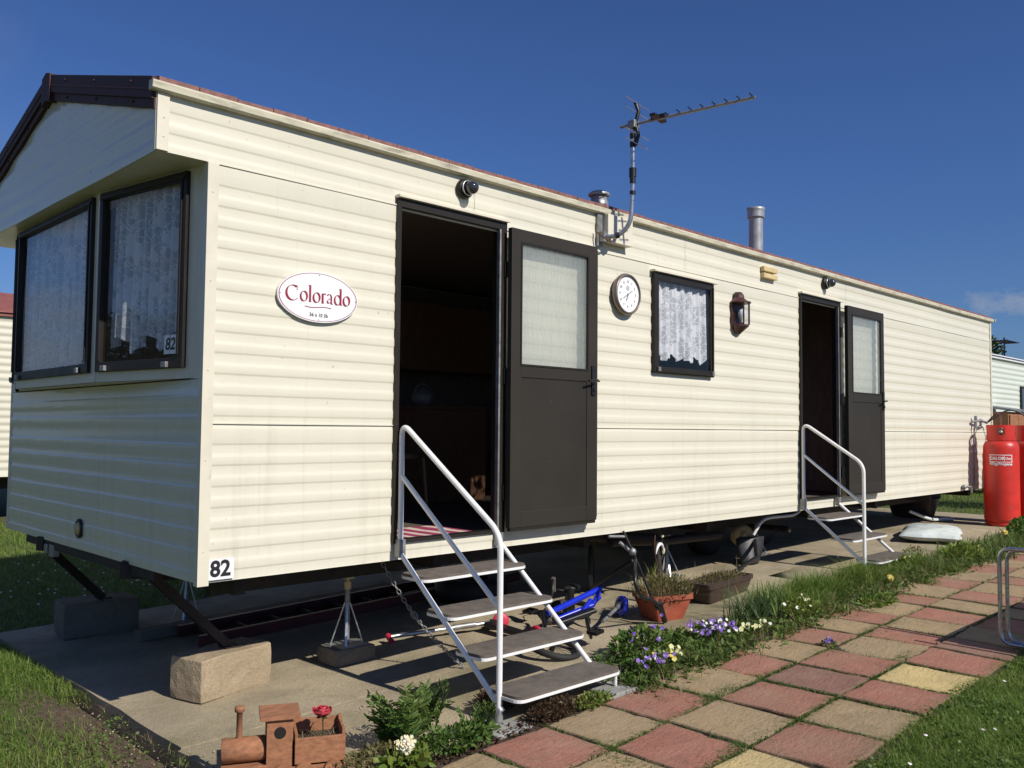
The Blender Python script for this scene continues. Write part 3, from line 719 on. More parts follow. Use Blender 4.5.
# (the bit over each door starts at the door head)
mb.box(.02, L, .0075, .014, ZT - .02, ZT + .03); mb.box(-OH, L, .0075, .014, ZT + .004, ZR)
mb.box(.02, D1[0], .009, .014, ZM - .02, ZM + .02); mb.box(D1[1], D2[0], .009, .014, ZM - .02, ZM + .02); mb.box(D2[1], L, .009, .014, ZM - .02, ZM + .02)
side_wall = mb.build('side_wall', M['siding'], van)
# lap line shadows: overlap lips at the two sheet joints
mb = MB()
for (x0, x1) in ((.03, D1[0]), (D1[1], D2[0]), (D2[1], L)):
    mb.box(x0, x1, -.0045, .002, ZM, ZM + .005)
    mb.box(x0, x1, -.0055, .002, ZT - .001, ZT + .005)
mb.build('sheet_joint', M['siding'], van)
# other walls, floor, ceiling (thick shell)
mb = MB(); mb.box(.0, L, W - .04, W, ZB, ZR); mb.build('back_wall', M['siding'], van)
mb = MB(); ribbed(mb, 0, W, clipprof(ZB, ZR, CREASES), lambda y, z, d: (L + d + .008, y, z))
mb.build('rear_wall', M['siding'], van)
mb = MB(); mb.box(.03, L - .02, .03, W - .045, ZB + .01, .54); mb.build('floor', M['carpet'], van)
mb = MB(); mb.box(.03, L - .02, .045, W - .045, 2.62, 2.64); mb.box(.03, L - .02, .02, .045, 2.5, 2.62)
mb.box(5.5, 5.54, .03, W - .045, .54, 2.61); mb.box(7.4, 7.44, .03, W - .045, .54, 2.61)
mb.box(2.0, 5.5, W - .06, W - .046, .54, 2.61); mb.box(.04, 1.3, W - .06, W - .046, .54, 2.61)
# inside skin of the door wall
for (x0, x1) in ((.03, D1[0] - .03), (D1[1] + .03, WN[0]), (WN[1], D2[0] - .03), (D2[1] + .03, L - .03)): mb.box(x0, x1, .018, .03, .54, 2.5)
mb.box(WN[0], WN[1], .018, .03, .54, WN[2]); mb.box(WN[0], WN[1], .018, .03, WN[3], 2.5)
mb.build('inner_panelling', M['inwall'], van)
MB().box(5.56, 7.38, 1.15, 1.18, .54, 2.61).build('partition', mat('red_brown_partition', (.20, .07, .05), .6, var=.15), van)
# front lower siding
mb = MB(); frontp = lambda y, z, d: (d, y, z)
ribbed(mb, .02, W - .02, clipprof(ZB, 1.418, [c for c in CREASES if c < 1.39]), frontp, seed=2, wob=.002)
fr = mb.build('front_wall', M['sidingf'], van)
fr.data.polygons.foreach_set('use_smooth', [True] * len(fr.data.polygons))
# bay front
BAY = [(0.0, .10), (-.155, .99), (-.155, 2.42), (0.0, 2.95)]
BZ0, BZ1 = 1.425, ZS
mb = MB()
pts = BAY; n = len(pts)
mb.add([(x, y, BZ0) for x, y in pts] + [(x * .98, y, BZ0 - .012) for x, y in [(0, .1), (0, 2.95)]], [(0, 1, 2, 3)])
mb.box(-.003, .02, .0, .10, BZ0 - .004, BZ1); mb.box(-.003, .02, 2.95, W, BZ0 - .004, BZ1)
bay_sill = mb
def bay_pt(i, t, out=0):
    a = Vector((*BAY[i], 0)); b = Vector((*BAY[i + 1], 0)); d = (b - a).normalized(); nrm = Vector((-d.y, d.x, 0))
    return a + d * t + nrm * out, d, nrm
def bay_len(i): return (Vector(BAY[i + 1]) - Vector(BAY[i])).length
wins = {0: (.075, bay_len(0) - .04), 1: (.055, bay_len(1) - .05), 2: (.06, bay_len(2) - .06)}
def plate(mb, i, t0, t1, z0, z1, o0, o1, mi=0):
    P = [bay_pt(i, t0, o0)[0], bay_pt(i, t1, o0)[0], bay_pt(i, t0, o1)[0], bay_pt(i, t1, o1)[0]]
    vs = [(p.x, p.y, z) for z in (z0, z1) for p in P]
    mb.add(vs, [(0, 1, 3, 2), (4, 6, 7, 5), (0, 4, 5, 1), (2, 3, 7, 6), (0, 2, 6, 4), (1, 5, 7, 3)], mi)
WZ0, WZ1 = 1.478, 2.452
for i in range(3):
    l = bay_len(i); a, b_ = wins[i]
    plate(bay_sill, i, 0, l, BZ0, WZ0 + .01, 0, -.02); plate(bay_sill, i, 0, l, WZ1 - .01, BZ1, 0, -.02)
    plate(bay_sill, i, 0, a + .01, WZ0, WZ1, -.0005, -.0195); plate(bay_sill, i, b_ - .01, l, WZ0, WZ1, -.0005, -.0195)
    if i < 2: plate(bay_sill, i, l - .018, l + .004, BZ0, BZ1, .004, -.001)
bay_sill.build('bay_front', M['trim'], van)
def lace_sheet(mb, P, D, wd, z0, z1, amp=.018, waves=7, bottom=None, off=0, seed=0):
    n = 90; m_ = 14; P = Vector(P); D = Vector(D).normalized(); N = Vector((-D.y, D.x, 0)); vs = []
    for i in range(n + 1):
        t = i / n; zb = z0 + (bottom(t) if bottom else 0)
        for j in range(m_ + 1):
            u = j / m_; z = z1 + (zb - z1) * u
            dd = amp * (.5 + .5 * u) * (math.sin(t * waves * 2 * PI + seed) + .4 * math.sin(t * waves * 4.7 * PI + 1 + seed)) + off
            p = P + D * (wd * t) + N * dd; vs.append((p.x, p.y, z))
    fs = [(i * (m_ + 1) + j, (i + 1) * (m_ + 1) + j, (i + 1) * (m_ + 1) + j + 1, i * (m_ + 1) + j + 1) for i in range(n) for j in range(m_)]
    mb.add(vs, fs, 0, True)
for i in range(3):
    a, b_ = wins[i]; wf = MB(); t_ = .042
    plate(wf, i, a, b_, WZ0, WZ0 + t_ + .01, .022, -.012); plate(wf, i, a, b_, WZ1 - t_, WZ1, .022, -.012)
    plate(wf, i, a, a + t_, WZ0 + t_ + .01, WZ1 - t_, .0215, -.012); plate(wf, i, b_ - t_, b_, WZ0 + t_ + .01, WZ1 - t_, .0215, -.012)
    # inner bead, slightly proud
    q = t_ - .012
    plate(wf, i, a + q, a + q + .014, WZ0 + t_ + .02, WZ1 - q - .01, .028, .0216)
    plate(wf, i, b_ - q - .014, b_ - q, WZ0 + t_ + .02, WZ1 - q - .01, .028, .0216)
    plate(wf, i, a + .01, b_ - .01, WZ1 - q - .008, WZ1 - q + .008, .029, .0221)
    win = wf.build('window', M['frame'], van, .002)
    gm = MB(); plate(gm, i, a + t_ + .002, b_ - t_ - .002, WZ0 + t_ + .012, WZ1 - t_ - .002, .004, .001); gm.build('pane', M['glass'], win)
    for tt in (a + .13, b_ - .10):
        hm = MB(); plate(hm, i, tt - .022, tt + .022, WZ0 + .003, WZ0 + .032, .04, .023); hm.build('stay_block', M['galvd'], win, .003)
    cm_ = MB(); p, d, nn = bay_pt(i, a + .03, -.06)
    lace_sheet(cm_, (p.x, p.y, 0), d, b_ - a - .06, WZ0 + .03, WZ1 - .02, .028, 9, (lambda t: .06 + .10 * abs(math.sin(t * 9))) if i == 0 else None, seed=i)
    cm_.build('curtain', M['lace'], win)
# the house number on the glass of the right-hand bay window
num = text_mb('82', .085, .0005, .0012, .15)
p, d, nn = bay_pt(0, .20, .0075)
lab = MB(); plate(lab, 0, .145, .195, 1.55, 1.645, .0068, .005); plate(lab, 0, .20, .25, 1.55, 1.645, .0068, .005)
nl = lab.build('number_sticker', M['white'], van)
pp = bay_pt(0, .1975, .0078)[0]
placed(num, (pp.x, pp.y, 1.597), -d, (0, 0, 1), nn).build('number', M['ink'], nl)
# side number plate
mb = MB(); mb.box(.035, .172, -.0115, -.0085, .462, .560); npl = mb.build('number_sticker', M['white'], van)
num = text_mb('82', .105, .0006, .0032); placed(num, (.103, -.0122, .511), (1, 0, 0), (0, 0, 1), (0, -1, 0)).build('number', M['ink'], npl)
# corner trims
mb = MB(); mb.box(-.012, .045, -.013, .0, ZB - .012, ZT - .001); mb.box(-.012, -.001, .0, .03, ZB - .012, ZT - .001)
MB().box(L - .03, L + .012, -.013, .012, ZB - .01, ZR).build('corner_trim', M['trim'], van, .003)
for z in np.arange(.6, 2.45, .43): mb.lathe([(.005, 0), (.003, .003)], (.014, -.013, z), (0, -1, 0), 8)
mb.build('corner_trim', M['trim'], van, .003)
mb = MB(); mb.box(-.004, .02, W - .03, W + .012, ZB, ZS); mb.build('corner_trim', M['trim'], van, .003)
mb = MB(); mb.box(-OH - .012, -OH + .045, -.014, .0, ZS - .003, ZR - .04); mb.box(-OH - .014, -OH - .003, 0, .02, ZS - .003, ZR - .04)
for z in (2.53, 2.62): mb.lathe([(.005, 0), (.003, .003)], (-OH + .02, -.014, z), (0, -1, 0), 8)
mb.build('corner_trim', M['trim'], van, .002)
# gable panel above the overhang + soffit
def rz(y): return ZR + (RIDGE - ZR) * (1 - abs(y - W / 2) / (W / 2))
mb = MB(); ys = [W * i / 30 for i in range(31)]; zs = np.arange(ZS, RIDGE, .022); vs = []
for y in ys:
    top = rz(y) - .1
    for j in range(32):
        z = ZS + (top - ZS) * j / 31; d = .0035 * math.sin((z - ZS) * 2 * PI / .1) + .002 * math.sin(y * 4 + z * 6)
        vs.append((-OH - d, y, z))
mb.add(vs, [(i * 32 + j, (i + 1) * 32 + j, (i + 1) * 32 + j + 1, i * 32 + j + 1) for i in range(30) for j in range(31)], 0, True)
mb.build('gable_panel', M['sidingf'], van)
mb = MB(); mb.box(-OH + .004, .03, 0.006, W, ZS + .0, ZS + .012); mb.build('soffit', M['trim'], van)
# bargeboards with cap
def barge(mb, y0, y1, w0, w1, x0, x1, mi=0):
    vs = []
    for x in (x0, x1):
        for y in (y0, y1): vs += [(x, y, rz(y) - w1), (x, y, rz(y) - w0)]
    mb.add(vs, [(0, 1, 3, 2), (4, 6, 7, 5), (0, 4, 5, 1), (2, 3, 7, 6), (0, 2, 6, 4), (1, 5, 7, 3)], mi)
mb = MB()
for (a, b_) in ((.003, W / 2 - .05), (W / 2 + .05, W + .02)):
    barge(mb, a, b_, -.03, .075, -OH - .035, -OH + .03); barge(mb, a, b_, .075, .12, -OH - .022, -OH - .002); barge(mb, a, b_, .030, .038, -OH - .039, -OH - .035)
for (a, b_) in ((W / 2 - .07, W / 2), (W / 2, W / 2 + .07)): barge(mb, a, b_, -.038, .13, -OH - .043, -OH + .031)
for y in (.25, .75, 1.2, 1.9, 2.3, 2.8):
    for dz in (.0, .095): mb.lathe([(.009, 0), (.006, .006)], (-OH - (.036 if dz < .05 else .023), y, rz(y) - dz), (-1, 0, 0), 8)
mb.build('bargeboard', M['barge'], van, .002)
# roof
mb = MB()
for (y0, y1) in ((-.022, W / 2), (W / 2, W + .022)):
    n = 60
    for i in range(n):
        x0 = -OH - .01 + (L + OH + .03) * i / n; x1 = -OH - .01 + (L + OH + .03) * (i + 1) / n
        j = random.uniform(-.003, .003)
        vs = [(x0, y0, rz(y0) + .036 + j), (x1 - .004, y0, rz(y0) + .038 + j), (x1 - .004, y1, rz(y1) + .014), (x0, y1, rz(y1) + .012), (x0, y0, rz(y0) - .004), (x1 - .004, y0, rz(y0) - .004), (x1 - .004, y1, rz(y1) - .004), (x0, y1, rz(y1) - .004)]
        mb.add(vs, [(0, 1, 2, 3), (4, 7, 6, 5), (0, 4, 5, 1), (2, 6, 7, 3), (0, 3, 7, 4), (1, 5, 6, 2)])
mb.build('roof', M['roof'], van)
# gutter: small moulded channel along the eaves
mb = MB(); prof = [(.004, ZR - .040), (-.030, ZR - .040), (-.040, ZR - .034), (-.044, ZR - .006), (-.040, ZR + .002), (-.030, ZR + .004), (.002, ZR + .004)]
gx = [-.30 + (L + .34) * i / 80 for i in range(81)]; P_ = len(prof)
vs = [(x, y, z + .0035 * math.sin(x * 2.3) * (.5 if x > 0 else 0)) for x in gx for y, z in prof]
mb.add(vs, [(i * P_ + j, i * P_ + j + 1, (i + 1) * P_ + j + 1, (i + 1) * P_ + j) for i in range(80) for j in range(P_ - 1)])
mb.add([vs[k] for k in range(P_)], [tuple(range(P_))]); mb.add(vs[-P_:], [tuple(range(P_))[::-1]])
mb.box(L + .03, L + .07, -.058, .02, ZR - .02, ZR + .006)
mb.build('gutter', M['gutter'], van)

# doors
def door(x0, x1, z0, z1, leaf, label_mat):
    fm = MB(); t = .026
    fm.box(x0, x0 + t, -.022, .05, z0, z1); fm.box(x1 - .055, x1, -.024, .05, z0, z1); fm.box(x0 + t, x1 - .055, -.022, .05, z1 - .05, z1)
    fm.box(x0 + t, x1 - .055, -.02, .05, z0, z0 + .018); fm.box(x0 + t, x0 + t + .014, -.002, .018, z0 + .018, z1 - .05); fm.box(x1 - .069, x1 - .055, -.03, .0, z0 + .018, z1 - .05, 1)
    df = fm.build('door_frame', [M['frame'], M['galvd']], van, .002)
    hd = MB(); hd.box(x0 - .008, x1 + .006, -.045, .0, z1 + .0, z1 + .018); hd.build('drip_strip', M['trim'], df, .003)
    for z in (z0 + .25, (z0 + z1) / 2, z1 - .3):
        hm = MB(); hm.tube([(x1 - .004, -.036, z - .05), (x1 - .004, -.036, z + .05)], .009, 8); hm.box(x1 - .03, x1 - .002, -.036, -.024, z - .05, z + .05); hm.build('hinge', M['black'], df)
    l0, l1, za, zb_, p0, p1, pz0, pz1, lz1 = leaf; y0, y1 = -.092, -.055
    lm = MB()
    lm.box(l0, p0, y0, y1, za, zb_); lm.box(p1, l1, y0, y1, za, zb_); lm.box(p0, p1, y0, y1, pz1, zb_); lm.box(p0, p1, y0, y1, lz1, pz0); lm.box(p0, p1, y0, y1, za, za + .10)
    lm.box(l1, l1 + .012, y0 + .006, y1 + .02, za + .02, zb_ - .02, 1)
    lf = lm.build('door', [M['door'], M['frame']], van, .0025)
    q = MB(); q.box(p0 - .002, p1 + .002, y0 + .006, y1 - .004, za + .098, lz1 + .002); q.build('lower_panel', M['doorp'], lf)
    q = MB()
    for (a, b_, c_, d_) in ((p0 - .012, p0, pz0 - .012, pz1 + .012), (p1, p1 + .012, pz0 - .012, pz1 + .012)): q.box(a, b_, y0 - .004, y0 + .002, c_, d_)
    q.box(p0, p1, y0 - .004, y0 + .002, pz0 - .012, pz0); q.box(p0, p1, y0 - .004, y0 + .002, pz1, pz1 + .012); q.build('glazing_bead', M['frame'], lf)
    q = MB(); q.box(p0 - .002, p1 + .002, y0 + .012, y0 + .018, pz0 - .002, pz1 + .002); q.build('pane', M['frost'], lf)
    q = MB(); hx = l1 - .045; hz = pz0 - .075
    q.box(hx - .02, hx + .02, y0 - .012, y0, hz - .10, hz + .10); q.tube([(hx, y0 - .01, hz), (hx, y0 - .045, hz), (hx - .10, y0 - .05, hz - .008)], .008, 8)
    q.tube([(l1, y0 + .02, hz), (l1 + .05, y0 + .02, hz)], .006, 8); q.box(hx - .012, hx + .012, y0 - .02, y0 - .012, hz - .075, hz - .05)
    q.build('handle', M['black'], lf, .002)
    q = MB(); q.box(l0 + .01, l1 - .01, y0 + .004, y1 - .004, za - .02, za); q.build('weather_bar', M['frame'], lf)
    return lf
door(D1[0], D1[1], D1[2] - .01, D1[3] + .005, (1.962, 2.80, .575, 2.465, 2.055, 2.695, 1.605, 2.375, 1.52), '')
door(D2[0], D2[1], D2[2] - .01, D2[3] + .005, (6.74, 7.62, .57, 2.475, 6.85, 7.53, 1.60, 2.385, 1.50), '')
# small side window
fm = MB(); x0, x1, z0, z1 = WN; t = .05
x0 -= .015; x1 += .015; z0 -= .015; z1 += .015
fm.box(x0, x1, -.03, .02, z0, z0 + t); fm.box(x0, x1, -.03, .02, z1 - t, z1); fm.box(x0, x0 + t, -.0295, .02, z0 + t, z1 - t); fm.box(x1 - t, x1, -.0295, .02, z0 + t, z1 - t)
fm.box(x0 + .012, x1 - .012, -.042, -.03, z0 + .008, z0 + .03); fm.box(x0 - .01, x0 + .008, -.036, -.008, z0 + .01, z1 + .01); fm.box(x1 - .03, x1 - .012, -.040, -.03, z0 + .03, z1 - .03)
wn = fm.build('window', M['frame'], van, .002)
q = MB(); q.box(x0 - .03, x1 + .03, -.052, -.004, z1 + .003, z1 + .02); q.build('drip_strip', M['trim'], wn, .003)
q = MB(); q.box(x0 + t - .002, x1 - t + .002, -.018, -.013, z0 + t - .002, z1 - t + .002); q.build('pane', M['glass'], wn)
q = MB(); lace_sheet(q, (x0 + .04, .025, 0), (1, 0, 0), x1 - x0 - .07, z0 + .095, z1 - .04, .02, 7, lambda t: .055 * abs(math.sin(t * 4.5 * PI)) + .012 * math.sin(t * 60))
q.build('curtain', M['lace2'], wn)
for a in (x0 + .035, x1 - .035): MB().box(a - .015, a + .015, -.05, -.03, z0 + .012, z0 + .045).build('stay_block', M['galvd'], wn, .002)
# marker lamp on the front
mb = MB(); mb.lathe([(.058, 0), (.058, .012), (.045, .018), (.040, .012)], (-.0, 1.58, .575), (-1, 0, 0), 20)
mk = mb.build('marker_lamp', M['black'], van)
mb = MB(); mb.lathe([(.038, .012), (.03, .022), (.002, .026)], (0, 1.58, .575), (-1, 0, 0), 16); mb.build('lens', M['beige_vent'], mk)
# bulkhead dome lights over each door
for cx, cz in ((1.625, 2.655), (6.416, 2.665)):
    mb = MB(); mb.lathe([(.058, 0), (.062, .01), (.058, .028), (.046, .034)], (cx, -.002, cz), (0, -1, 0), 22); dl = mb.build('dome_lamp', M['frame'], van)
    mb = MB(); mb.ball((cx + .010, -.072, cz), .042, 24); mb.build('dome', mat('smoked_dome', (.03, .032, .04), .08, var=.05, coat=1), dl)
    mb = MB(); mb.tube(arc((cx, -.05, cz), .044, 0, 2 * PI, 20, (1, 0, 0), (0, 0, 1))[:-1], .004, 6, closed=True); mb.build('chrome_ring', M['galv'], dl)
# vents
mb = MB()
for i in range(2): MB().box(5.18, 5.42, -.04, -.002, 2.565 + i * .06, 2.61 + i * .06).build('vent', M['beige_vent'], van, .006)
mb = MB(); mb.box(2.95, 3.235, -.065, .0, 2.535, 2.735); mb.build('junction_box', M['trim'], van, .004)
# flues
mb = MB(); c = (3.115, .16, -.065)
mb.lathe([(.062, 2.80), (.062, 2.90), (.069, 2.905), (.069, 2.955), (.062, 2.96), (.060, 2.985), (.050, 2.99), (.050, 3.0)], c, n=24)
mb.lathe([(.078, 2.998), (.082, 3.005), (.079, 3.016), (.055, 3.03), (.02, 3.036)], c, n=24)
mb.build('flue', M['flue'], van)
mb = MB(); c = (5.63, .3, .045)
mb.lathe([(.066, 2.8), (.066, 3.24)], c, n=24); mb.lathe([(.080, 3.19), (.084, 3.20), (.076, 3.215), (.084, 3.23), (.076, 3.245), (.085, 3.26), (.085, 3.285), (.04, 3.295)], c, n=24)
mb.build('flue', M['flue'], van)
# chassis, drawbar, wheels
mb = MB()
for y in (.62, 2.35): mb.box(.35, L - .3, y - .035, y + .035, .27, ZB + .005)
for x in (.3, 1.6, 3.0, 4.6, 6.4, 8.0, 9.6, 11.0): mb.box(x - .03, x + .03, .17, W - .05, .34, ZB + .004)
for y in (.62, 2.35): mb.bar((.32, y, .40), (-.02, y + (.25 if y < 1 else -.1), .42), .07, .09)
mb.box(-.0, .05, .5, 2.6, .40, ZB + .003)
mb.build('chassis', M['chass'], van)
def steady(a, b):
    mb = MB(); mb.bar(a, b, .07, .012); mb.bar(Vector(a) + Vector((0, .032, -.015)), Vector(b) + Vector((0, .032, -.015)), .008, .045); mb.bar(Vector(a) + Vector((0, -.032, -.015)), Vector(b) + Vector((0, -.032, -.015)), .008, .045)
    d = (Vector(b) - Vector(a)).normalized(); mb.box(b[0] - .04, b[0] + .05, b[1] - .045, b[1] + .045, b[2] - .02, b[2] - .008)
    return mb.build('corner_steady', M['chass'], van)
steady((.06, .74, .43), (.50, .66, -.025)); steady((.03, 2.33, .42), (.46, 2.45, .0))
for y in (.85, 2.35):
    for x in (5.75, 6.75):
        mb = MB(); mb.lathe([(.14, -.09), (.25, -.09), (.29, -.06), (.29, .06), (.25, .09), (.14, .09)], (x, y + .1, .24), (0, 1, 0), 28)
        wh = mb.build('wheel', M['rubber'], van)
        mb = MB(); mb.lathe([(.14, -.07), (.10, -.04), (.03, -.05), (.0, -.06)], (x, y + .1, .24), (0, 1, 0), 20, caps=False); mb.build('rim', M['rust'], wh)
mb = MB(); mb.tube([(6.25, .3, .22), (6.25, 2.7, .22)], .03, 10); mb.box(5.75, 6.75, .95, 1.0, .22, .28); mb.build('axle', M['chass'], van)
mb = MB(); mb.lathe([(.10, 0), (.105, .02), (.07, .035), (.03, .03), (.02, .05)], (5.60, .44, .20), (-.55, -.83, .1), 20); mb.lathe([(.11, -.03), (.112, -.01), (.09, 0)], (5.60, .44, .20), (-.55, -.83, .1), 20)
mb.build('brake_drum', mat('rusty_yellow_drum', (.34, .25, .13), .8, var=.35, vs=12, bs=.3), van)
# small electrical boxes under the front
MB().box(-.01, .03, 2.02, 2.10, .355, .43).build('socket_box', M['galvd'], van, .004); MB().box(-.01, .03, 2.14, 2.20, .365, .425).build('socket_box', M['galvd'], van, .004)
mb = MB(); mb.tube([(3.5, .35, .32), (4.3, .4, .26), (5.3, .5, .22)], .035, 10); mb.tube([(3.4, .5, .36), (3.9, .22, .33), (3.92, .2, .05)], .04, 10); mb.build('waste_pipe', M['chass'], van)
mb = MB(); mb.tube(rounded([(5.42, .22, .24), (5.48, .17, .37), (5.6, .16, .39), (6.0, .12, .39), (6.35, .2, .44)], .1), .014, 8); mb.build('overflow_pipe', M['steelw'], van)
# water tap and pipe at the back end
mb = MB(); mb.tube(rounded([(10.2, -.02, .5), (10.35, -.07, .5), (10.35, -.07, .42)], .03), .013, 8); mb.ball((10.2, -.03, .5), .03); mb.build('tap', M['galvd'], van)

# interior seen through the first door
mb = MB(); mb.box(2.9, 3.7, 2.0, 2.9, .54, 1.36); mb.box(2.88, 3.72, 1.98, 2.92, 1.36, 1.39); cbo = mb.build('kitchen_cupboard', M['cab'], van, .003)
mb = MB(); mb.box(2.6, 4.6, 2.6, 2.98, 1.75, 2.4); mb.build('wall_cupboard', M['cab'], van, .003)
mb = MB(); mb.lathe([(.07, 0), (.10, .02), (.11, .08), (.085, .13), (.03, .15), (.012, .17)], (3.1, 2.2, 1.39)); mb.tube(arc((3.1, 2.2, 1.5), .09, 0, PI, 8, (1, 0, 0), (0, 0, 1)), .008, 6)
tag(mb.build('kettle', M['flue']), 'steel kettle on the worktop seen through the nearer open door', 'kettle')
ch = thing('dining_chair', 'bentwood chair in the dark interior behind the nearer open door', 'chair', (1.95, 1.15, .54))
def chair_leg(p, q): MB().tube([p, q], .013, 8).build('leg', M['skin_c'], ch)
for dx in (-.18, .18):
    for dy in (-.18, .18): chair_leg((1.95 + dx, 1.15 + dy, .98), (1.95 + dx * 1.15, 1.15 + dy * 1.15, .54))
MB().lathe([(.21, 0), (.22, .015), (.2, .035)], (1.95, 1.15, .975)).build('seat', M['skin_c'], ch)
MB().tube(arc((1.95, 1.33, 1.0), .2, 0, PI, 14, (1, .1, 0), (0, .15, 2.2)), .012, 8).build('backrest', M['skin_c'], ch)
MB().tube(arc((1.95, 1.33, 1.0), .1, 0, PI, 10, (1, .1, 0), (0, .15, 3.2)), .009, 8).build('spindle', M['skin_c'], ch)
m_, nt2, b2 = new_mat('pink_patterned_mat'); v_ = coords(nt2)
ck = nt2.nodes.new('ShaderNodeTexWave'); ck.inputs['Scale'].default_value = 2.2; ck.inputs['Distortion'].default_value = 3; nt2.links.new(v_, ck.inputs[0])
nt2.links.new(ramp(nt2, ck.outputs[1], [(.3, (.30, .03, .09)), (.62, (.42, .07, .14)), (.7, (.6, .52, .40)), (.85, (.62, .55, .45))]), b2.inputs['Base Color']); b2.inputs['Roughness'].default_value = .95
mb = MB(); mb.box(1.17, 1.84, .09, .52, .541, .553)
tag(mb.build('doormat', m_), 'pink and cream patterned mat just inside the nearer open door', 'mat')

# ================================================================== THINGS ON THE WALL
# oval name sign, stroke-drawn serif lettering
sg = thing('name_sign', 'white oval sign with maroon rim reading Colorado on the siding', 'sign', (.611, -.012, 1.873))
SX, SZ, SA, SB = .611, 1.873, .243, .132
def oval(a, b, y0, y1, n=64):
    m = MB(); vs = [(SX + a * math.cos(2 * PI * k / n), y, SZ + b * math.sin(2 * PI * k / n)) for y in (y0, y1) for k in range(n)]
    m.add(vs, [(k, (k + 1) % n, n + (k + 1) % n, n + k) for k in range(n)], 0, True); m.add(vs[:n], [tuple(range(n))]); m.add(vs[n:], [tuple(range(n))[::-1]]); return m
oval(SA, SB, -.007, -.019).build('plate', M['white'], sg)
mb = MB(); n = 72; vs = []
for k in range(n):
    a = 2 * PI * k / n
    for sc_ in (.955, .975): vs.append((SX + SA * sc_ * math.cos(a), -.0196, SZ + SB * (sc_ - .012) * math.sin(a)))
mb.add(vs, [(2 * k, 2 * ((k + 1) % n), 2 * ((k + 1) % n) + 1, 2 * k + 1) for k in range(n)]); mb.build('rim_line', M['maroon'], sg)
LAY = [0]
def nib(mb, pts, w, ang=25, closed=False):
    LAY[0] += 1; y = -.0198 - .00006 * LAY[0]
    a = math.radians(ang); nx_, nz_ = w / 2 * math.cos(a), w / 2 * math.sin(a); th = .0016
    vs = []
    P2 = pts
    for i, (px, pz) in enumerate(P2):
        vs += [(px - nx_, pz - nz_), (px + nx_, pz + nz_)]
    # thin strokes get a minimum thickness via a second perpendicular sweep
    q = []
    for i, (px, pz) in enumerate(P2):
        a0 = P2[max(i - 1, 0)]; a1 = P2[min(i + 1, len(P2) - 1)]; dx, dz = a1[0] - a0[0], a1[1] - a0[1]; l = math.hypot(dx, dz) or 1
        q += [(px - dz / l * th, pz + dx / l * th), (px + dz / l * th, pz - dx / l * th)]
    for arr, yy in ((vs, y), (q, y - .00003)):
        mb.add([(p[0], yy, p[1]) for p in arr], [(2 * i, 2 * i + 1, 2 * i + 3, 2 * i + 2) for i in range(len(P2) - 1)])
def ell(cx, cz, rx, rz_, a0=0, a1=360, n=26, tilt=0):
    o = []
    for i in range(n + 1):
        a = math.radians(a0 + (a1 - a0) * i / n); o.append((cx + rx * math.cos(a + 0) , cz + rz_ * math.sin(a)))
    return o
lt = MB(); bz = SZ - .028; xh = .052; wv = .0125
X0 = SX - .198
nib(lt, ell(X0 + .042, bz + .037, .037, .039, 52, 318), wv + .002); nib(lt, [(X0 + .066, bz + .078), (X0 + .068, bz + .052)], .004, 0)
def o_(x): nib(lt, ell(x + .023, bz + xh / 2, .019, xh / 2, 0, 360), wv)
def l_(x):
    nib(lt, [(x + .008, bz + .088), (x + .008, bz)], wv, 0); nib(lt, [(x - .002, bz + .084), (x + .004, bz + .088)], .004, 60); nib(lt, [(x, bz + .001), (x + .017, bz + .001)], .003, 60)
o_(X0 + .084); l_(X0 + .136); o_(X0 + .160)
x = X0 + .212; nib(lt, [(x + .008, bz + xh), (x + .008, bz)], wv, 0); nib(lt, [(x + .008, bz + xh * .7), (x + .016, bz + xh * .97), (x + .027, bz + xh * .95)], .008, 60); nib(lt, [(x, bz + .001), (x + .017, bz + .001)], .003, 60)
x = X0 + .243; nib(lt, [(x + .005, bz + xh * .85), (x + .013, bz + xh), (x + .024, bz + xh * .98), (x + .030, bz + xh * .78), (x + .030, bz)], wv * .8, 0); nib(lt, [(x + .03, bz + xh * .58), (x + .014, bz + xh * .5), (x + .005, bz + xh * .27), (x + .012, bz + .003), (x + .026, bz + .009)], wv * .8, 30); nib(lt, [(x + .03, bz + .004), (x + .04, bz + .001)], .005, 60)
x = X0 + .291; nib(lt, ell(x + .021, bz + xh / 2, .018, xh / 2, 20, 340), wv * .9); nib(lt, [(x + .040, bz + .088), (x + .040, bz)], wv, 0); nib(lt, [(x + .030, bz + .084), (x + .036, bz + .088)], .004, 60); nib(lt, [(x + .04, bz + .003), (x + .05, bz + .001)], .004, 60)
o_(X0 + .345)
nib(lt, [(SX - .085 + i * .0085, SZ - .052 - .004 * math.sin(i * .33)) for i in range(20)], .003, 80)
cxm = SX
# gently tilt the word the way it sits on the sign (centre it)
lt.build('lettering', M['maroon'], sg)
sm = text_mb('36 x 10 3b', .026, .0002, .0004); placed(sm, (SX + .0, -.0203, SZ - .094), (1, 0, 0), (0, 0, 1), (0, -1, 0)).build('small_lettering', M['ink'], sg)
for a, b_ in ((0, .118), (0, -.118), (-.228, 0), (.228, 0)): MB().lathe([(.003, 0), (.002, .002)], (SX + a, -.0196, SZ + b_), (0, -1, 0), 8).build('screw', M['ink'], sg)

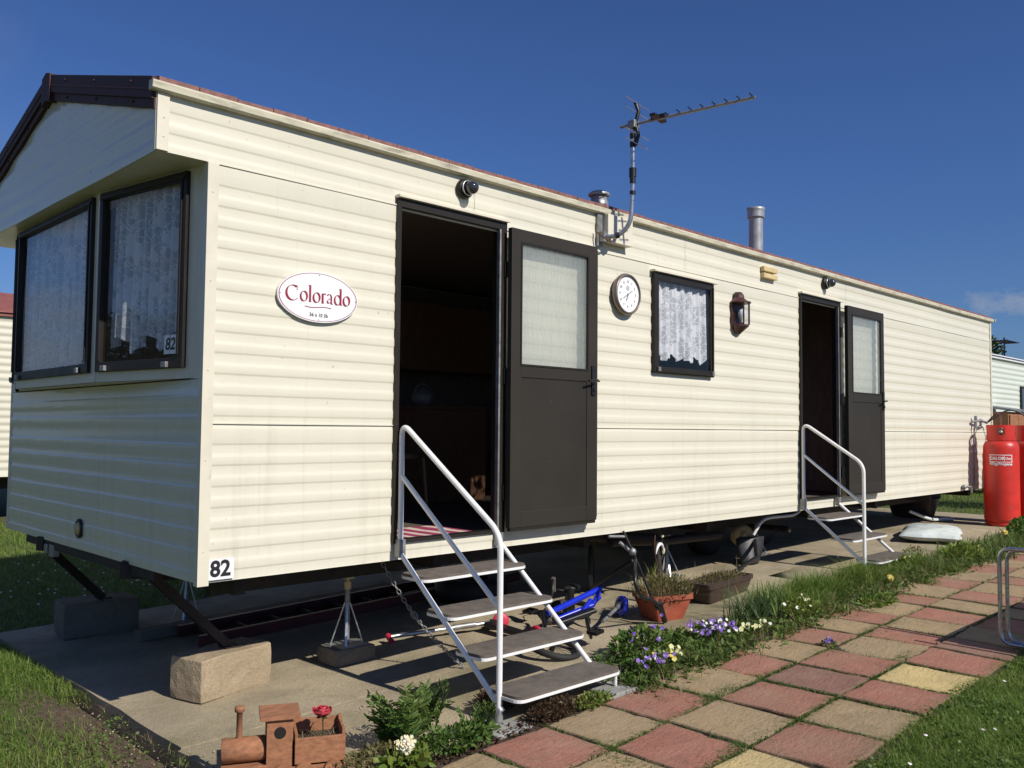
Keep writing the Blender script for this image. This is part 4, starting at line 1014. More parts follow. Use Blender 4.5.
# clock
ck = thing('wall_clock', 'round bronze rimmed dial clock hanging beside the nearer open door', 'clock', (3.2, -.02, 2.19))
CX, CZ = 3.2, 2.185
MB().lathe([(.120, .002), (.135, .0), (.148, .012), (.155, .028), (.148, .048), (.138, .055), (.134, .052), (.130, .036)], (CX, -.006, CZ), (0, -1, 0), 40, caps=False).build('rim', M['copper'], ck)
MB().lathe([(.132, .004), (.1315, .0395)], (CX, -.006, CZ), (0, -1, 0), 40, smooth=False).build('dial', M['white'], ck)
mb = MB()
for k in range(12):
    a = PI / 2 - 2 * PI * k / 12; r = .092
    t = text_mb(str(12 if k == 0 else k), .023, .0002, .0003); t = placed(t, (CX + r * math.cos(a), -.0468, CZ + r * math.sin(a)), (1, 0, 0), (0, 0, 1), (0, -1, 0)); mb.add(t.v, t.f)
mb.build('numerals', M['ink'], ck)
mb = MB(); mb.bar((CX - .055, -.049, CZ - .035), (CX + .05, -.049, CZ + .028), .0035, .001, up=(0, 1, 0)); mb.bar((CX - .02, -.051, CZ - .05), (CX + .004, -.051, CZ + .004), .004, .001, up=(0, 1, 0)); mb.ball((CX, -.050, CZ), .005); mb.build('hands', M['ink'], ck)
mb = MB(); mb.lathe([(.02, 0), (.018, .001)], (CX, -.0460, CZ + .045), (0, -1, 0), 20); mb.build('subdial', mat('grey_dial_print', (.5, .5, .5), .6), ck)

# lantern
ln_ = thing('wall_lantern', 'brown half lantern with clear glass between the small window and the further door', 'lantern', (4.765, -.02, 2.2))
LX = 4.765; LY = -.012
def half(prof, name, m, sm_=False):
    q = MB(); n = 9; vs = []
    for r, z in prof:
        for k in range(n + 1):
            a = PI * k / n; vs.append((LX + r * math.cos(a), LY - r * 1.15 * math.sin(a), z))
    q.add(vs, [(i * (n + 1) + k, (i + 1) * (n + 1) + k, (i + 1) * (n + 1) + k + 1, i * (n + 1) + k + 1) for i in range(len(prof) - 1) for k in range(n)], 0, sm_); return q.build(name, m, ln_)
half([(.0, 2.385), (.035, 2.382), (.05, 2.36), (.055, 2.33), (.08, 2.305), (.105, 2.295), (.105, 2.285), (.0, 2.284)], 'cap', M['brown'])
half([(.0, 2.10), (.088, 2.10), (.088, 2.085), (.06, 2.06), (.035, 2.035), (.02, 2.02), (.0, 2.015)], 'base', M['brown'])
half([(.086, 2.285), (.086, 2.10)], 'glass', M['lampglass'], True)
mb = MB()
for k in range(4):
    a = PI * k / 3; mb.bar((LX + .089 * math.cos(a), LY - .102 * math.sin(a), 2.1), (LX + .089 * math.cos(a), LY - .102 * math.sin(a), 2.286), .011, .011)
mb.box(LX - .092, LX + .092, LY - .004, LY + .006, 2.06, 2.3); mb.build('cage', M['brown'], ln_)
MB().lathe([(.01, 0), (.014, .02), (.032, .06), (.034, .085), (.022, .11), (.001, .12)], (LX, LY - .045, 2.12)).build('bulb', mat('frosted_bulb', (.8, .82, .85), .3), ln_)

# TV aerial
ae = thing('tv_aerial', 'television aerial on a bent chrome mast bolted to the eaves', 'aerial', (2.93, -.05, 2.5))
MAST = rounded([(2.915, -.05, 2.56), (2.99, -.14, 2.57), (3.032, -.20, 2.66), (3.036, -.215, 2.9), (3.036, -.215, 3.40)], .11)
MB().tube(MAST, .0165, 12).build('mast', M['chrome'], ae)
mb = MB(); mb.box(2.885, 2.94, -.02, -.008, 2.50, 2.75); mb.box(2.90, 2.945, -.065, -.02, 2.53, 2.60); mb.build('bracket', M['galvd'], ae)
mb = MB(); mb.tube(rounded([(2.86, -.02, 2.60), (2.88, -.1, 2.535), (2.95, -.1, 2.52), (2.97, -.02, 2.6)], .04), .006, 6); mb.build('u_bolt', M['rust'], ae)
mb = MB()
for z in (2.96, 3.28, 3.22): MB().tube([(3.036, -.215, z - .02), (3.036, -.215, z + .02)], .0215, 10).build('tape_band', M['black'], ae)
MB().tube([(3.036, -.215, 2.985), (3.036, -.215, 3.05)], .026, 8).build('tape_band', M['black'], ae); MB().tube([(3.036, -.215, 2.86), (3.036, -.215, 2.885)], .022, 10).build('tape_band', M['black'], ae); MB().tube([(2.965, -.115, 2.568), (2.985, -.135, 2.574)], .023, 8).build('tape_band', M['black'], ae)
MB().tube([Vector(p) + Vector((.02, .012, 0)) for p in MAST[4:]], .004, 6).build('cable', M['black'], ae)
BD = Vector((.155, -.985, 0)).normalized(); B0 = Vector((3.036, -.215, 3.365)); BS = Vector((BD.y, -BD.x, 0))
MB().tube([B0 - BD * .10, B0 + BD * .90], .0105, 6).build('boom', M['galvd'], ae)
for i in range(8):
    t = .28 + i * .086
    c_ = B0 + BD * t + Vector((0, 0, .012)); MB().tube([c_ - BS * .055, c_ + BS * .055], .0045, 6).build('director', M['black'], ae)
mb = MB(); c_ = B0 + BD * .0
for s_ in (-1, 1): mb.tube([c_ + BD * .02, c_ + BD * .045 + Vector((0, 0, .085 * s_)), c_ + BD * .02 + Vector((0, 0, .155 * s_))], .014, 8)
mb.ball(c_ + Vector((0, 0, 0)), .03); mb.build('reflector_arm', M['black'], ae)
for h in (.145, .075, -.075, -.145):
    c2 = c_ + BD * .035 + Vector((0, 0, h)); MB().tube([c2 - BS * .17, c2 + BS * .17], .0036, 6).build('reflector_rod', M['galv'], ae)
mb = MB(); c2 = c_ + BD * .20 + Vector((0, 0, .012)); mb.bar(c2 - BS * .09 - Vector((0, 0, .006)), c2 + BS * .09 - Vector((0, 0, .006)), .045, .022); mb.bar(c2 - BD * .05, c2 + BD * .06, .04, .03); mb.build('dipole', M['black'], ae, .004)
mb = MB(); mb.box(3.036 - .03, 3.036 + .03, -.25, -.19, 3.335, 3.39); mb.build('clamp', M['galvd'], ae, .004)

# ================================================================== STEPS
def make_steps(label, x0, x1, treads, foot_y, foot_z, rail, str_end, str_top_z, legz, tdx=.05):
    t = thing('entrance_steps', label, 'steps', (x0, foot_y, foot_z), 'white metal entrance steps')
    R = .0155
    # handrail loop
    (ty, tz), (by, bz_) = rail
    MB().tube(rounded([(x0, -.04, str_top_z - .02), (x0, -.04, tz), (x0, by, bz_), (x0, by, foot_z + .0)], .085, 8), R, 12).build('handrail', M['steelw'], t)
    MB().tube([(x0, -.042, tz - .30), (x0, by + .005, bz_ - .36)], R * .85, 10).build('mid_rail', M['steelw'], t)
    for x in (x0, x1):
        MB().tube([(x, -.03, str_top_z + .02), (x, -.045, str_top_z - .01), (x, str_end[0], str_end[1])], R * .95, 10).build('stringer', M['steelw'], t)
    MB().box(x0 - .022, x0 + .022, -.062, -.014, str_top_z - .03, str_top_z + .07).build('wall_bracket', M['galvd'], t, .003); MB().box(x1 - .02, x1 + .02, -.055, -.014, str_top_z - .03, str_top_z + .05).build('wall_bracket', M['galvd'], t, .003)
    for (y, z) in treads:
        xa, xb = x0 + .004, x1 + .028; dp = .235
        pl = rounded([(xa, y, z), (xb, y, z), (xb, y + dp, z), (xa, y + dp, z)], .06, 5, True)
        n = len(pl); q = MB(); vs = [(p.x, p.y, z + .018) for p in pl] + [(p.x, p.y, z + .001) for p in pl]
        q.add(vs, [tuple(range(n))[::1], tuple(range(n, 2 * n))[::-1]] + [(k, n + k, n + (k + 1) % n, (k + 1) % n) for k in range(n)])
        tr = q.build('tread', M['tread'], t)
        q = MB(); vs = []
        for p in pl:
            d = Vector((p.x - (xa + xb) / 2, p.y - (y + dp / 2), 0)); d.normalize()
            for o, zz_ in ((0.001, z + .004), (.006, z + .004), (.006, z - .011), (.001, z - .011)): vs.append((p.x + d.x * o, p.y + d.y * o, zz_))
        q.add(vs, [(k * 4 + a, ((k + 1) % n) * 4 + a, ((k + 1) % n) * 4 + (a + 1) % 4, k * 4 + (a + 1) % 4) for k in range(n) for a in range(4)]); q.build('edge_strip', M['steelw'], tr)
    y, z = treads[-1]
    mb = MB(); mb.tube([(x1, y + .03, z), (x1, y + .03, legz)], .012, 8); mb.build('leg', M['steelw'], t)
    mb = MB(); mb.tube([(x0, by, foot_z), (x0, by, foot_z + .06)], .0205, 10); mb.build('foot', M['galvd'], t)
    return t
T1 = [(-.262, .365), (-.487, .197), (-.727, .032), (-.985, -.118)]
make_steps('taller white steps with four worn brown treads at the nearer open door', 1.155, 1.925, T1, -.86, -.255, ((-.05, 1.225), (-.848, .669)), (-.87, -.185), .50, -.235)
T2 = [(-.295, .385), (-.52, .212), (-.75, .045)]
make_steps('shorter white steps with three treads at the further open door beside the grass verge', 5.88, 6.60, T2, -.607, -.03, ((-.02, 1.275), (-.612, .905)), (-.615, .02), .49, -.05)
# pads under the first steps
for i, (x, y, sx, sy, lab) in enumerate(((1.155, -.88, .14, .11, 'small pale concrete pad under the handrail foot of the taller steps'), (1.92, -.96, .13, .09, 'small pale concrete pad under the right leg of the taller steps'))):
    mb = MB(); mb.box(x - sx, x + sx * .7, y - sy, y + sy, zg(x) - .03, zg(x) + (.001 if i == 0 else .012) + .004)
    tag(mb.build('concrete_pad', M['pad'], None, .008), lab, 'pad', 'pads under the steps')

# ================================================================== BLOCKS, STANDS
def rough_block(name, x, y, rot, sx, sy, sz, m, label, z=None, group=None):
    z = zg(x) if z is None else z
    q = MB(); N = 6; vs = {}; vl = []
    def vid(i, j, k):
        if (i, j, k) not in vs:
            p = Vector(((i / N - .5) * sx, (j / 4 - .5) * sy, k / 4 * sz))
            edge = sum(a in (0, m2) for a, m2 in ((i, N), (j, 4), (k, 4)))
            s_ = 1 - (.016 if edge >= 2 else 0) - (.02 if edge == 3 else 0)
            p = Vector((p.x * s_, p.y * s_, (p.z - sz / 2) * s_ + sz / 2)) + Vector((random.gauss(0, .0025),) * 3)
            if k == 0: p.z = 0
            c_, s__ = math.cos(rot), math.sin(rot); vs[(i, j, k)] = len(vl); vl.append((x + p.x * c_ - p.y * s__, y + p.x * s__ + p.y * c_, z + p.z))
        return vs[(i, j, k)]
    fs = []
    for i in range(N):
        for j in range(4):
            fs += [(vid(i, j, 0), vid(i, j + 1, 0), vid(i + 1, j + 1, 0), vid(i + 1, j, 0)), (vid(i, j, 4), vid(i + 1, j, 4), vid(i + 1, j + 1, 4), vid(i, j + 1, 4))]
        for k in range(4):
            fs += [(vid(i, 0, k), vid(i + 1, 0, k), vid(i + 1, 0, k + 1), vid(i, 0, k + 1)), (vid(i, 4, k), vid(i, 4, k + 1), vid(i + 1, 4, k + 1), vid(i + 1, 4, k))]
    for j in range(4):
        for k in range(4):
            fs += [(vid(0, j, k), vid(0, j, k + 1), vid(0, j + 1, k + 1), vid(0, j + 1, k)), (vid(N, j, k), vid(N, j + 1, k), vid(N, j + 1, k + 1), vid(N, j, k + 1))]
    q.add(vl, fs); o = q.build(name, m, None, .006); tag(o, label, 'block', group); return o
rough_block('concrete_block', .465, .66, .27, .51, .25, .225, M['block'], 'sunlit concrete block under the caravan front corner leg', group='concrete blocks under the caravan')
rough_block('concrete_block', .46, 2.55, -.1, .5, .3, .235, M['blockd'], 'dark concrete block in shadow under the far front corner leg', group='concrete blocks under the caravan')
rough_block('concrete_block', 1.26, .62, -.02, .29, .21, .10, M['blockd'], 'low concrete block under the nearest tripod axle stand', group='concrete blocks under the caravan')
def axle_stand(x, y, z0, z1, label, r=.13):
    t = thing('axle_stand', label, 'axle stand', (x, y, z0), 'tripod axle stands under the caravan')
    MB().tube([(x, y, z0 + .012), (x, y, z1 - .06)], .016, 10).build('post', M['galvd'], t)
    mb = MB(); mb.tube([(x, y, z1 - .075), (x, y, z1 - .03)], .022, 8); mb.box(x - .03, x + .03, y - .03, y + .03, z1 - .012, z1 - .001); mb.tube([(x, y, z1 - .03), (x, y, z1 - .012)], .012, 8); mb.build('jack_head', M['beige_vent'] if x < 2 else M['galvd'], t)
    for k in range(4):
        a = PI / 4 + k * PI / 2 + .2; MB().bar((x + .015 * math.cos(a), y + .015 * math.sin(a), z0 + (z1 - z0) * .62), (x + r * .85 * math.cos(a), y + r * .75 * math.sin(a), z0 + .008), .014, .007).build('leg', M['galv'], t)
    mb = MB(); mb.box(x - r * .85, x + r * .85, y - r * .75, y + r * .75, z0, z0 + .008); mb.build('base_plate', M['galvd'], t)
axle_stand(1.26, .62, -.147, .27, 'grey tripod axle stand on a low concrete block behind the taller steps', .12)
axle_stand(4.62, .62, zg(4.6), .27, 'grey tripod axle stand behind the terracotta planter', .15)
axle_stand(6.15, .62, zg(6.1), .27, 'grey tripod axle stand in front of the wheels below the further door', .15)
axle_stand(1.0, 2.3, zg(1), .27, 'dark tripod axle stand deep in shadow near the far front block', .12)

# ladder lying under the caravan
ld = thing('ladder', 'dark red ladder lying flat in the shadow under the caravan', 'ladder', (1.6, 1.7, -.25))
La, Lb = Vector((.75, 1.55, zg(.75) + .05)), Vector((3.6, 1.45, zg(3.6) + .05)); off = Vector((.03, .38, 0))
for o_ff in (Vector((0, 0, 0)), off): MB().bar(La + o_ff, Lb + o_ff, .03, .075).build('rail', M['redd'], ld)
for k in range(11):
    p = La.lerp(Lb, (k + .5) / 11); MB().tube([p, p + off], .014, 8).build('rung', M['chass'], ld)
mb = MB(); mb.bar((.55, 2.05, zg(.55) + .04), (2.6, 1.98, zg(2.6) + .04), .11, .07); tag(mb.build('timber_plank', M['blockd'], None, .004), 'grey timber plank lying beside the ladder under the caravan', 'plank')

# chain with a shackle hanging from the chassis
mb = MB(); A_, B_ = Vector((1.24, .28, .44)), Vector((1.62, -.06, zg(1.62) + .01)); prev = None
N = 34
for k in range(N):
    t = k / (N - 1); p = A_.lerp(B_, t) + Vector((0, 0, -.09 * math.sin(PI * t) * (1 - .4 * t))); 
    t2 = (k + .5) / (N - 1); p2 = A_.lerp(B_, min(t2, 1)) + Vector((0, 0, -.09 * math.sin(PI * min(t2, 1)) * (1 - .4 * t2))); d = (p2 - p); d = d.normalized() if d.length > 1e-5 else Vector((0, 0, -1))
    s1 = d.orthogonal().normalized(); s2 = d.cross(s1); s_ = s1 if k % 2 else s2
    big = 1.5 if 12 < k < 16 else 1
    mb.tube(arc(p, .011 * big, 0, 2 * PI, 8, s_, d * 1.7)[:-1], .0028 * big, 5, closed=True)
tag(mb.build('chain', M['galvd']), 'steel chain slung from the chassis down to the concrete behind the steps', 'chain')

# ================================================================== TOYS
# kick scooter lying down
sc = thing('kick_scooter', 'silver kick scooter with pink red wheels lying behind the taller steps', 'scooter', (2.0, .5, zg(2)))
z_ = zg(1.7) + .05
MB().tube([(1.66, .70, zg(1.66) + .05), (2.30, .43, zg(2.3) + .06)], .014, 10).build('stem', M['galv'], sc)
mb = MB(); mb.tube([(2.06, .535, zg(2.06) + .057), (2.2, .475, zg(2.2) + .06)], .02, 10); mb.build('clamp', M['galvd'], sc)
mb = MB(); mb.tube([(1.635, .66, zg(1.65) + .03), (1.66, .735, zg(1.65) + .05)], .019, 10); mb.build('grip', M['pinkred'], sc)
mb = MB(); mb.bar((2.27, .42, zg(2.3) + .06), (2.28, .02, zg(2.3) + .035), .09, .03); mb.build('deck', M['black'], sc, .006)
for (p, ax) in (((2.37, .40, zg(2.37) + .062), (-.55, -.8, .1)), ((2.29, -.02, zg(2.3) + .06), (1, 0, .1))):
    mb = MB(); mb.lathe([(.012, -.012), (.048, -.012), (.056, -.006), (.056, .006), (.048, .012), (.012, .012)], p, ax, 22); wh = mb.build('wheel', M['pinkred'], sc)
    mb = MB(); mb.lathe([(.014, -.014), (.014, .014)], p, ax, 12); mb.build('hub', M['black'], wh)
mb = MB(); mb.bar((2.3, .43, zg(2.3) + .06), (2.37, .40, zg(2.37) + .06), .035, .035); mb.build('fork', M['black'], sc)

# child's bicycle lying on its side
bk = thing('childs_bicycle', 'small blue bicycle with a stabiliser lying on the concrete behind the steps', 'bicycle', (2.6, 0, zg(2.6)))
def wheel_at(c, ax, r, name='wheel'):
    ax = Vector(ax).normalized(); u = ax.orthogonal().normalized(); v = ax.cross(u)
    mb = MB(); mb.tube(arc(c, r, 0, 2 * PI, 32, u, v)[:-1], .021, 8, closed=True); w_ = mb.build(name, M['rubber'], bk)
    mb = MB(); mb.tube(arc(c, r - .022, 0, 2 * PI, 28, u, v)[:-1], .008, 6, closed=True)
    for k in range(16):
        a = 2 * PI * k / 16; mb.tube([Vector(c), Vector(c) + (u * math.cos(a) + v * math.sin(a)) * (r - .022)], .0015, 4)
    mb.lathe([(.018, -.03), (.018, .03)], c, ax, 10); mb.build('rim', M['black'], w_)
wheel_at((2.18, -.26, zg(2.2) + .05), (.08, -.25, 1), .165)
wheel_at((2.98, .30, zg(3) + .045), (-.1, -.12, 1), .15)
bbz = zg(2.6)
HD = (2.46, .05, bbz + .14); BB = (2.62, -.10, bbz + .12); ST = (2.98, .02, bbz + .25); RH = (2.72, -.22, bbz + .09)
H2 = (2.52, .02, bbz + .10)
for a, b_, r in ((HD, ST, .021), (H2, (2.80, -.06, bbz + .17), .018), ((2.80, -.06, bbz + .17), (2.95, .01, bbz + .22), .018), (BB, (2.80, -.04, bbz + .20), .016), ((2.7, -.05, bbz + .12), (2.93, -.02, bbz + .20), .011)):
    MB().tube([a, b_], r, 10).build('frame_tube', M['blue'], bk)
MB().tube([(2.44, .08, bbz + .14), (2.2, -.2, zg(2.2) + .09)], .014, 8).build('fork', M['black'], bk)
mb = MB(); mb.tube([(2.44, .06, bbz + .14), (2.56, .14, bbz + .13), (2.62, .17, bbz + .17)], .011, 8); mb.tube([(2.62, .17, bbz + .17), (2.60, .13, bbz + .26), (2.68, .2, bbz + .32)], .011, 8); mb.tube([(2.56, .14, bbz + .13), (2.52, .1, bbz + .08)], .011, 8); mb.build('handlebar', M['black'], bk)
MB().tube([(2.66, .18, bbz + .24), (2.70, .22, bbz + .33)], .02, 10).build('grip', M['grip'], bk)
MB().tube([(2.56, .15, bbz + .14), (2.50, .06, bbz + .07)], .021, 10).build('grip', M['grip'], bk)
mb = MB(); mb.lathe([(.02, -.006), (.07, -.006), (.072, 0), (.07, .006)], (2.50, -.28, zg(2.5) + .10), (.75, -.6, .2), 20); mb.tube([(2.50, -.28, zg(2.5) + .1), (2.62, -.18, bbz + .12)], .012, 8); mb.build('chainring', M['black'], bk)
mb = MB(); mb.bar((2.43, -.06, bbz + .10), (2.72, -.14, bbz + .16), .075, .03); mb.build('chain_guard', M['black'], bk, .008)
for p in ((2.64, .38, zg(2.6) + .08), (2.47, -.36, zg(2.5) + .09)):
    mb = MB()
    for d in (-.035, 0, .035): mb.bar(Vector(p) + Vector((-.035, d, 0)), Vector(p) + Vector((.035, d, .01)), .012, .02)
    mb.bar(Vector(p) + Vector((-.035, -.04, 0)), Vector(p) + Vector((-.035, .04, 0)), .01, .02); mb.bar(Vector(p) + Vector((.035, -.04, .01)), Vector(p) + Vector((.035, .04, .01)), .01, .02)
    mb.build('pedal', M['black'], bk)
mb = MB(); mb.tube([(2.7, .05, bbz + .15), (2.90, .24, bbz + .22)], .03, 8); mb.ball((2.93, .26, bbz + .23), .07, 12, 0, (1.3, .9, .4)); mb.build('saddle', M['black'], bk)
mb = MB(); mb.lathe([(.005, -.010), (.035, -.012), (.055, -.022), (.068, -.016), (.070, .010), (.058, .018), (.005, .014)], (3.17, -.02, zg(3.16) + .085), (.93, -.32, -.25), 26); sw = mb.build('stabiliser_wheel', M['blue'], bk)
mb = MB(); mb.tube([(3.16, -.03, zg(3.16) + .085), (3.26, .06, zg(3.2) + .09), (3.0, -.1, zg(3) + .1), (2.74, -.2, bbz + .09)], [.035, .03, .012, .012], 8); mb.build('stabiliser_bracket', M['galvd'], bk)
MB().tube(rounded([(2.66, .18, bbz + .2), (2.78, .3, bbz + .24), (2.92, .2, bbz + .2), (2.95, .05, bbz + .2)], .1), .003, 5).build('brake_cable', M['black'], bk)

# black BMX style handlebar and stem standing up by the planter
hb = thing('bicycle', 'black bicycle frame and bent handlebar leaning beside the terracotta planter', 'bicycle', (3.1, -.2, zg(3.1)))
MB().tube(rounded([(3.22, -.36, zg(3.2) + .03), (3.05, -.40, .04), (2.88, -.41, .08), (2.80, -.42, .17), (2.86, -.38, .26), (2.96, -.30, .31)], .09), .012, 10).build('handlebar', M['black'], hb)
MB().tube([(3.22, -.36, zg(3.2) + .02), (3.12, -.385, zg(3.1) + .17)], .02, 10).build('grip', M['black'], hb)
MB().tube([(3.10, -.38, zg(3.1) + .12), (2.98, -.30, .30), (2.93, -.22, .50)], .008, 8).build('stem', M['black'], hb)
mb = MB(); mb.tube([(2.92, -.2, .42), (3.02, -.25, .33)], .012, 8); mb.tube([(2.95, -.23, .46), (2.80, -.2, .47)], .010, 8); mb.tube([(2.98, -.28, .36), (3.06, -.2, .36)], .014, 8); mb.ball((2.97, -.27, .36), .028, 8); mb.build('lever', M['galvd'], hb)
MB().tube([(3.5, .55, zg(3.5) + .18), (3.1, .2, zg(3.1) + .2), (2.97, -.28, .3)], .014, 8).build('frame', M['black'], hb)
mb = MB(); mb.tube(arc((3.75, .75, zg(3.7) + .22), .2, 0, 2 * PI, 28, (.8, .6, 0), (0, 0, 1))[:-1], .02, 8, closed=True); mb.build('wheel', M['rubber'], hb)

# ================================================================== PLANTS AND POTS
def cloud_pts(n, c, r, shell=.5):
    d = rng.normal(size=(n, 3)); d /= np.linalg.norm(d, axis=1)[:, None]
    return np.array(c) + d * np.array(r) * (rng.uniform(shell, 1, n) ** .5)[:, None], d
def flowers(mb, pts, r, mi=0, petals=5, face=(-.3, -.7, .6)):
    for p in pts:
        f = (Vector(face) + Vector((random.gauss(0, .4), random.gauss(0, .4), random.gauss(0, .3)))).normalized(); u = f.orthogonal().normalized(); v = f.cross(u)
        p = Vector(p); rr = r * random.uniform(.75, 1.2); a0 = random.uniform(0, 6)
        for k in range(petals):
            a = a0 + 2 * PI * k / petals; d = u * math.cos(a) + v * math.sin(a); s_ = v * math.cos(a) - u * math.sin(a)
            mb.add([p, p + d * rr * .6 + s_ * rr * .5 + f * rr * .12, p + d * rr + f * rr * .05, p + d * rr * .6 - s_ * rr * .5 + f * rr * .12], [(0, 1, 2, 3)], mi, True)
def set_rnd(o, fn=None):
    me = o.data; n = len(me.vertices); 
    vals = np.zeros(n); 
    for p in me.polygons:
        r = random.random()
        for v in p.vertices: vals[v] = r
    at = me.attributes.new('rnd', 'FLOAT', 'POINT'); at.data.foreach_set('value', vals); return o
def clump(name, label, cat, x, y, rx, ry, h, n, leafm, size, fl=None, group=None, stemm=None):
    t = thing(name, label, cat, (x, y, zg(x)), group)
    P, d = cloud_pts(n, (x, y, zg(x) + h * .45), (rx, ry, h * .55), .25); P[:, 2] = np.maximum(P[:, 2], zga(P[:, 0]) + .003)
    D = d + rng.normal(0, .6, d.shape) + [0, 0, .3]
    leaves_mesh('foliage', P, D, rng.uniform(size * .6, size * 1.3, n), leafm, .5, .12, t)
    st = MB()
    for i in range(max(6, n // 60)):
        k = random.randrange(n); st.tube([(x + random.gauss(0, rx * .25), y + random.gauss(0, ry * .25), zg(x) - .01), tuple(P[k])], .002, 4, caps=False)
    set_rnd(st.build('stem', stemm or leafm, t))
    if fl:
        for (m_, cnt, r, sx, ox, oy, pet) in fl:
            q = MB(); pts = [(x + ox + random.gauss(0, rx * sx), y + oy + random.gauss(0, ry * sx) - ry * .3, zg(x) + h * random.uniform(.75, 1.15)) for _ in range(cnt)]
            for p_ in pts:
                q = MB(); flowers(q, [p_], r, 0, pet); set_rnd(q.build('flower', m_, t))
    return t
clump('pansy_plant', 'purple and yellow pansies nearest the right foot of the taller steps', 'pansies', 2.30, -.93, .23, .12, .10, 1000, M['weed'], .030,
      [(M['purple'], 18, .017, .38, -.07, -.02, 5), (M['whitef'], 5, .011, .3, -.07, -.03, 5), (M['yellow'], 7, .016, .3, .08, -.02, 5), (M['paley'], 7, .017, .25, .18, -.01, 5)], 'pansies along the paving edge')
clump('pansy_plant', 'tall dark leafed pansies with few purple blooms behind the first clump', 'pansies', 2.50, -.70, .26, .13, .16, 1000, M['weed'], .036, [(M['purple'], 12, .016, .5, .12, 0, 5)], 'pansies along the paving edge')
clump('pansy_plant', 'dense lilac and white pansy clump in the middle of the flower edge', 'pansies', 3.0, -.86, .16, .11, .13, 700, M['weed'], .025,
      [(M['purple'], 60, .015, .5, 0, 0, 5), (M['whitef'], 22, .012, .5, 0, -.02, 5)], 'pansies along the paving edge')
clump('pansy_plant', 'low pale yellow pansies beside the long blue green leaves', 'pansies', 3.36, -.95, .16, .08, .07, 420, M['weed'], .025, [(M['paley'], 13, .017, .5, 0, 0, 5), (M['whitef'], 3, .014, .3, .1, 0, 5)], 'pansies along the paving edge')
clump('pansy_plant', 'single tiny violet growing between two red paving slabs', 'pansies', 3.42, -1.45, .06, .035, .04, 120, M['weed'], .02, [(M['purple'], 6, .014, .5, 0, 0, 5)], 'pansies along the paving edge')
clump('primrose_plant', 'light green plant with pink and white blooms below the long grass', 'primrose', 4.0, -.98, .22, .10, .12, 600, M['lime'], .035, [(M['whitef'], 3, .014, .5, -.1, 0, 5), (M['creamf'], 5, .012, .5, 0, 0, 5)])
clump('creeping_weed', 'ferny green weed spreading over the paving beside the lilac pansies', 'weed', 2.70, -1.03, .24, .15, .05, 1300, M['weed'], .022)
clump('creeping_weed', 'small green weed beneath the bottom tread of the taller steps', 'weed', 1.66, -1.02, .15, .06, .05, 400, M['lime'], .022)
clump('creeping_weed', 'tuft of weed lying over the slabs below the long verge grass', 'weed', 4.75, -1.2, .26, .10, .06, 500, M['grassd'], .03)
clump('dead_plant', 'brown crispy dead plant just right of the handrail foot', 'plant', 1.42, -.98, .18, .07, .08, 1400, M['brownleaf'], .018)
clump('dead_plant', 'dark reddish dead plant under the lowest treads', 'plant', 1.3, -.68, .12, .1, .10, 700, M['brownleaf'], .02)
# thistle-like plants with divided leaves, left of the first steps
def thistle(x, y, h, label, nst=12):
    t = thing('thistle_plant', label, 'thistle', (x, y, zg(x)), 'thistles left of the taller steps')
    C_, D_, S_ = [], [], []; st = MB()
    for s_i in range(nst):
        a = random.uniform(0, 2 * PI); ln = random.uniform(.35, .75) * h; top = Vector((x + math.cos(a) * ln, y + math.sin(a) * ln * .8, zg(x) + h * random.uniform(.5, 1.05))); base = Vector((x + random.gauss(0, .03), y + random.gauss(0, .03), zg(x)))
        mid = base.lerp(top, .5) + Vector((0, 0, h * .18)); pts = [base * (1 - t_) ** 2 + mid * 2 * t_ * (1 - t_) + top * t_ * t_ for t_ in [k / 12 for k in range(13)]]
        st.tube(pts, [.004 - .0002 * k for k in range(13)], 5, caps=False)
        for k in range(2, 13):
            d = (pts[k] - pts[k - 1]).normalized(); sd = d.cross(Vector((0, 0, 1))).normalized()
            for sgn in (-1, 1):
                for rep in range(2):
                    C_.append(pts[k]); D_.append(sd * sgn + d * .6 + Vector((0, 0, random.uniform(-.1, .35)))); S_.append(h * .30 * random.uniform(.6, 1.1) * (1 - .4 * k / 13))
    leaves_mesh('foliage', np.array(C_), np.array(D_), np.array(S_), M['weed'], .22, .12, t)
    set_rnd(st.build('stem', M['weed'], t))
thistle(.60, -.78, .26, 'tallest spiky thistle behind the cream flower', 16)
thistle(.86, -.66, .20, 'spiky thistle close to the handrail of the taller steps', 13)
thistle(.92, -.92, .15, 'low spiky thistle beside the pale concrete pad', 10)
clump('undergrowth', 'brownish low weeds between the wooden train and the thistles', 'weed', .45, -.84, .24, .10, .07, 800, M['sedum'], .022)
clump('undergrowth', 'green low weeds at the base of the thistles', 'weed', .80, -.92, .26, .10, .08, 700, M['weed'], .03)
cf_ = clump('cream_flower_plant', 'plant with one cream ruffled flower and light green leaves in front of the thistles', 'flower', .48, -.98, .12, .06, .08, 160, M['lime'], .05)
q = MB(); n = 60; P, d = cloud_pts(n, (.475, -.98, zg(.5) + .115), (.035, .035, .03), .3); flowers(q, [tuple(p) for p in P], .016, 0, 3); set_rnd(q.build('bloom', M['creamf'], cf_))
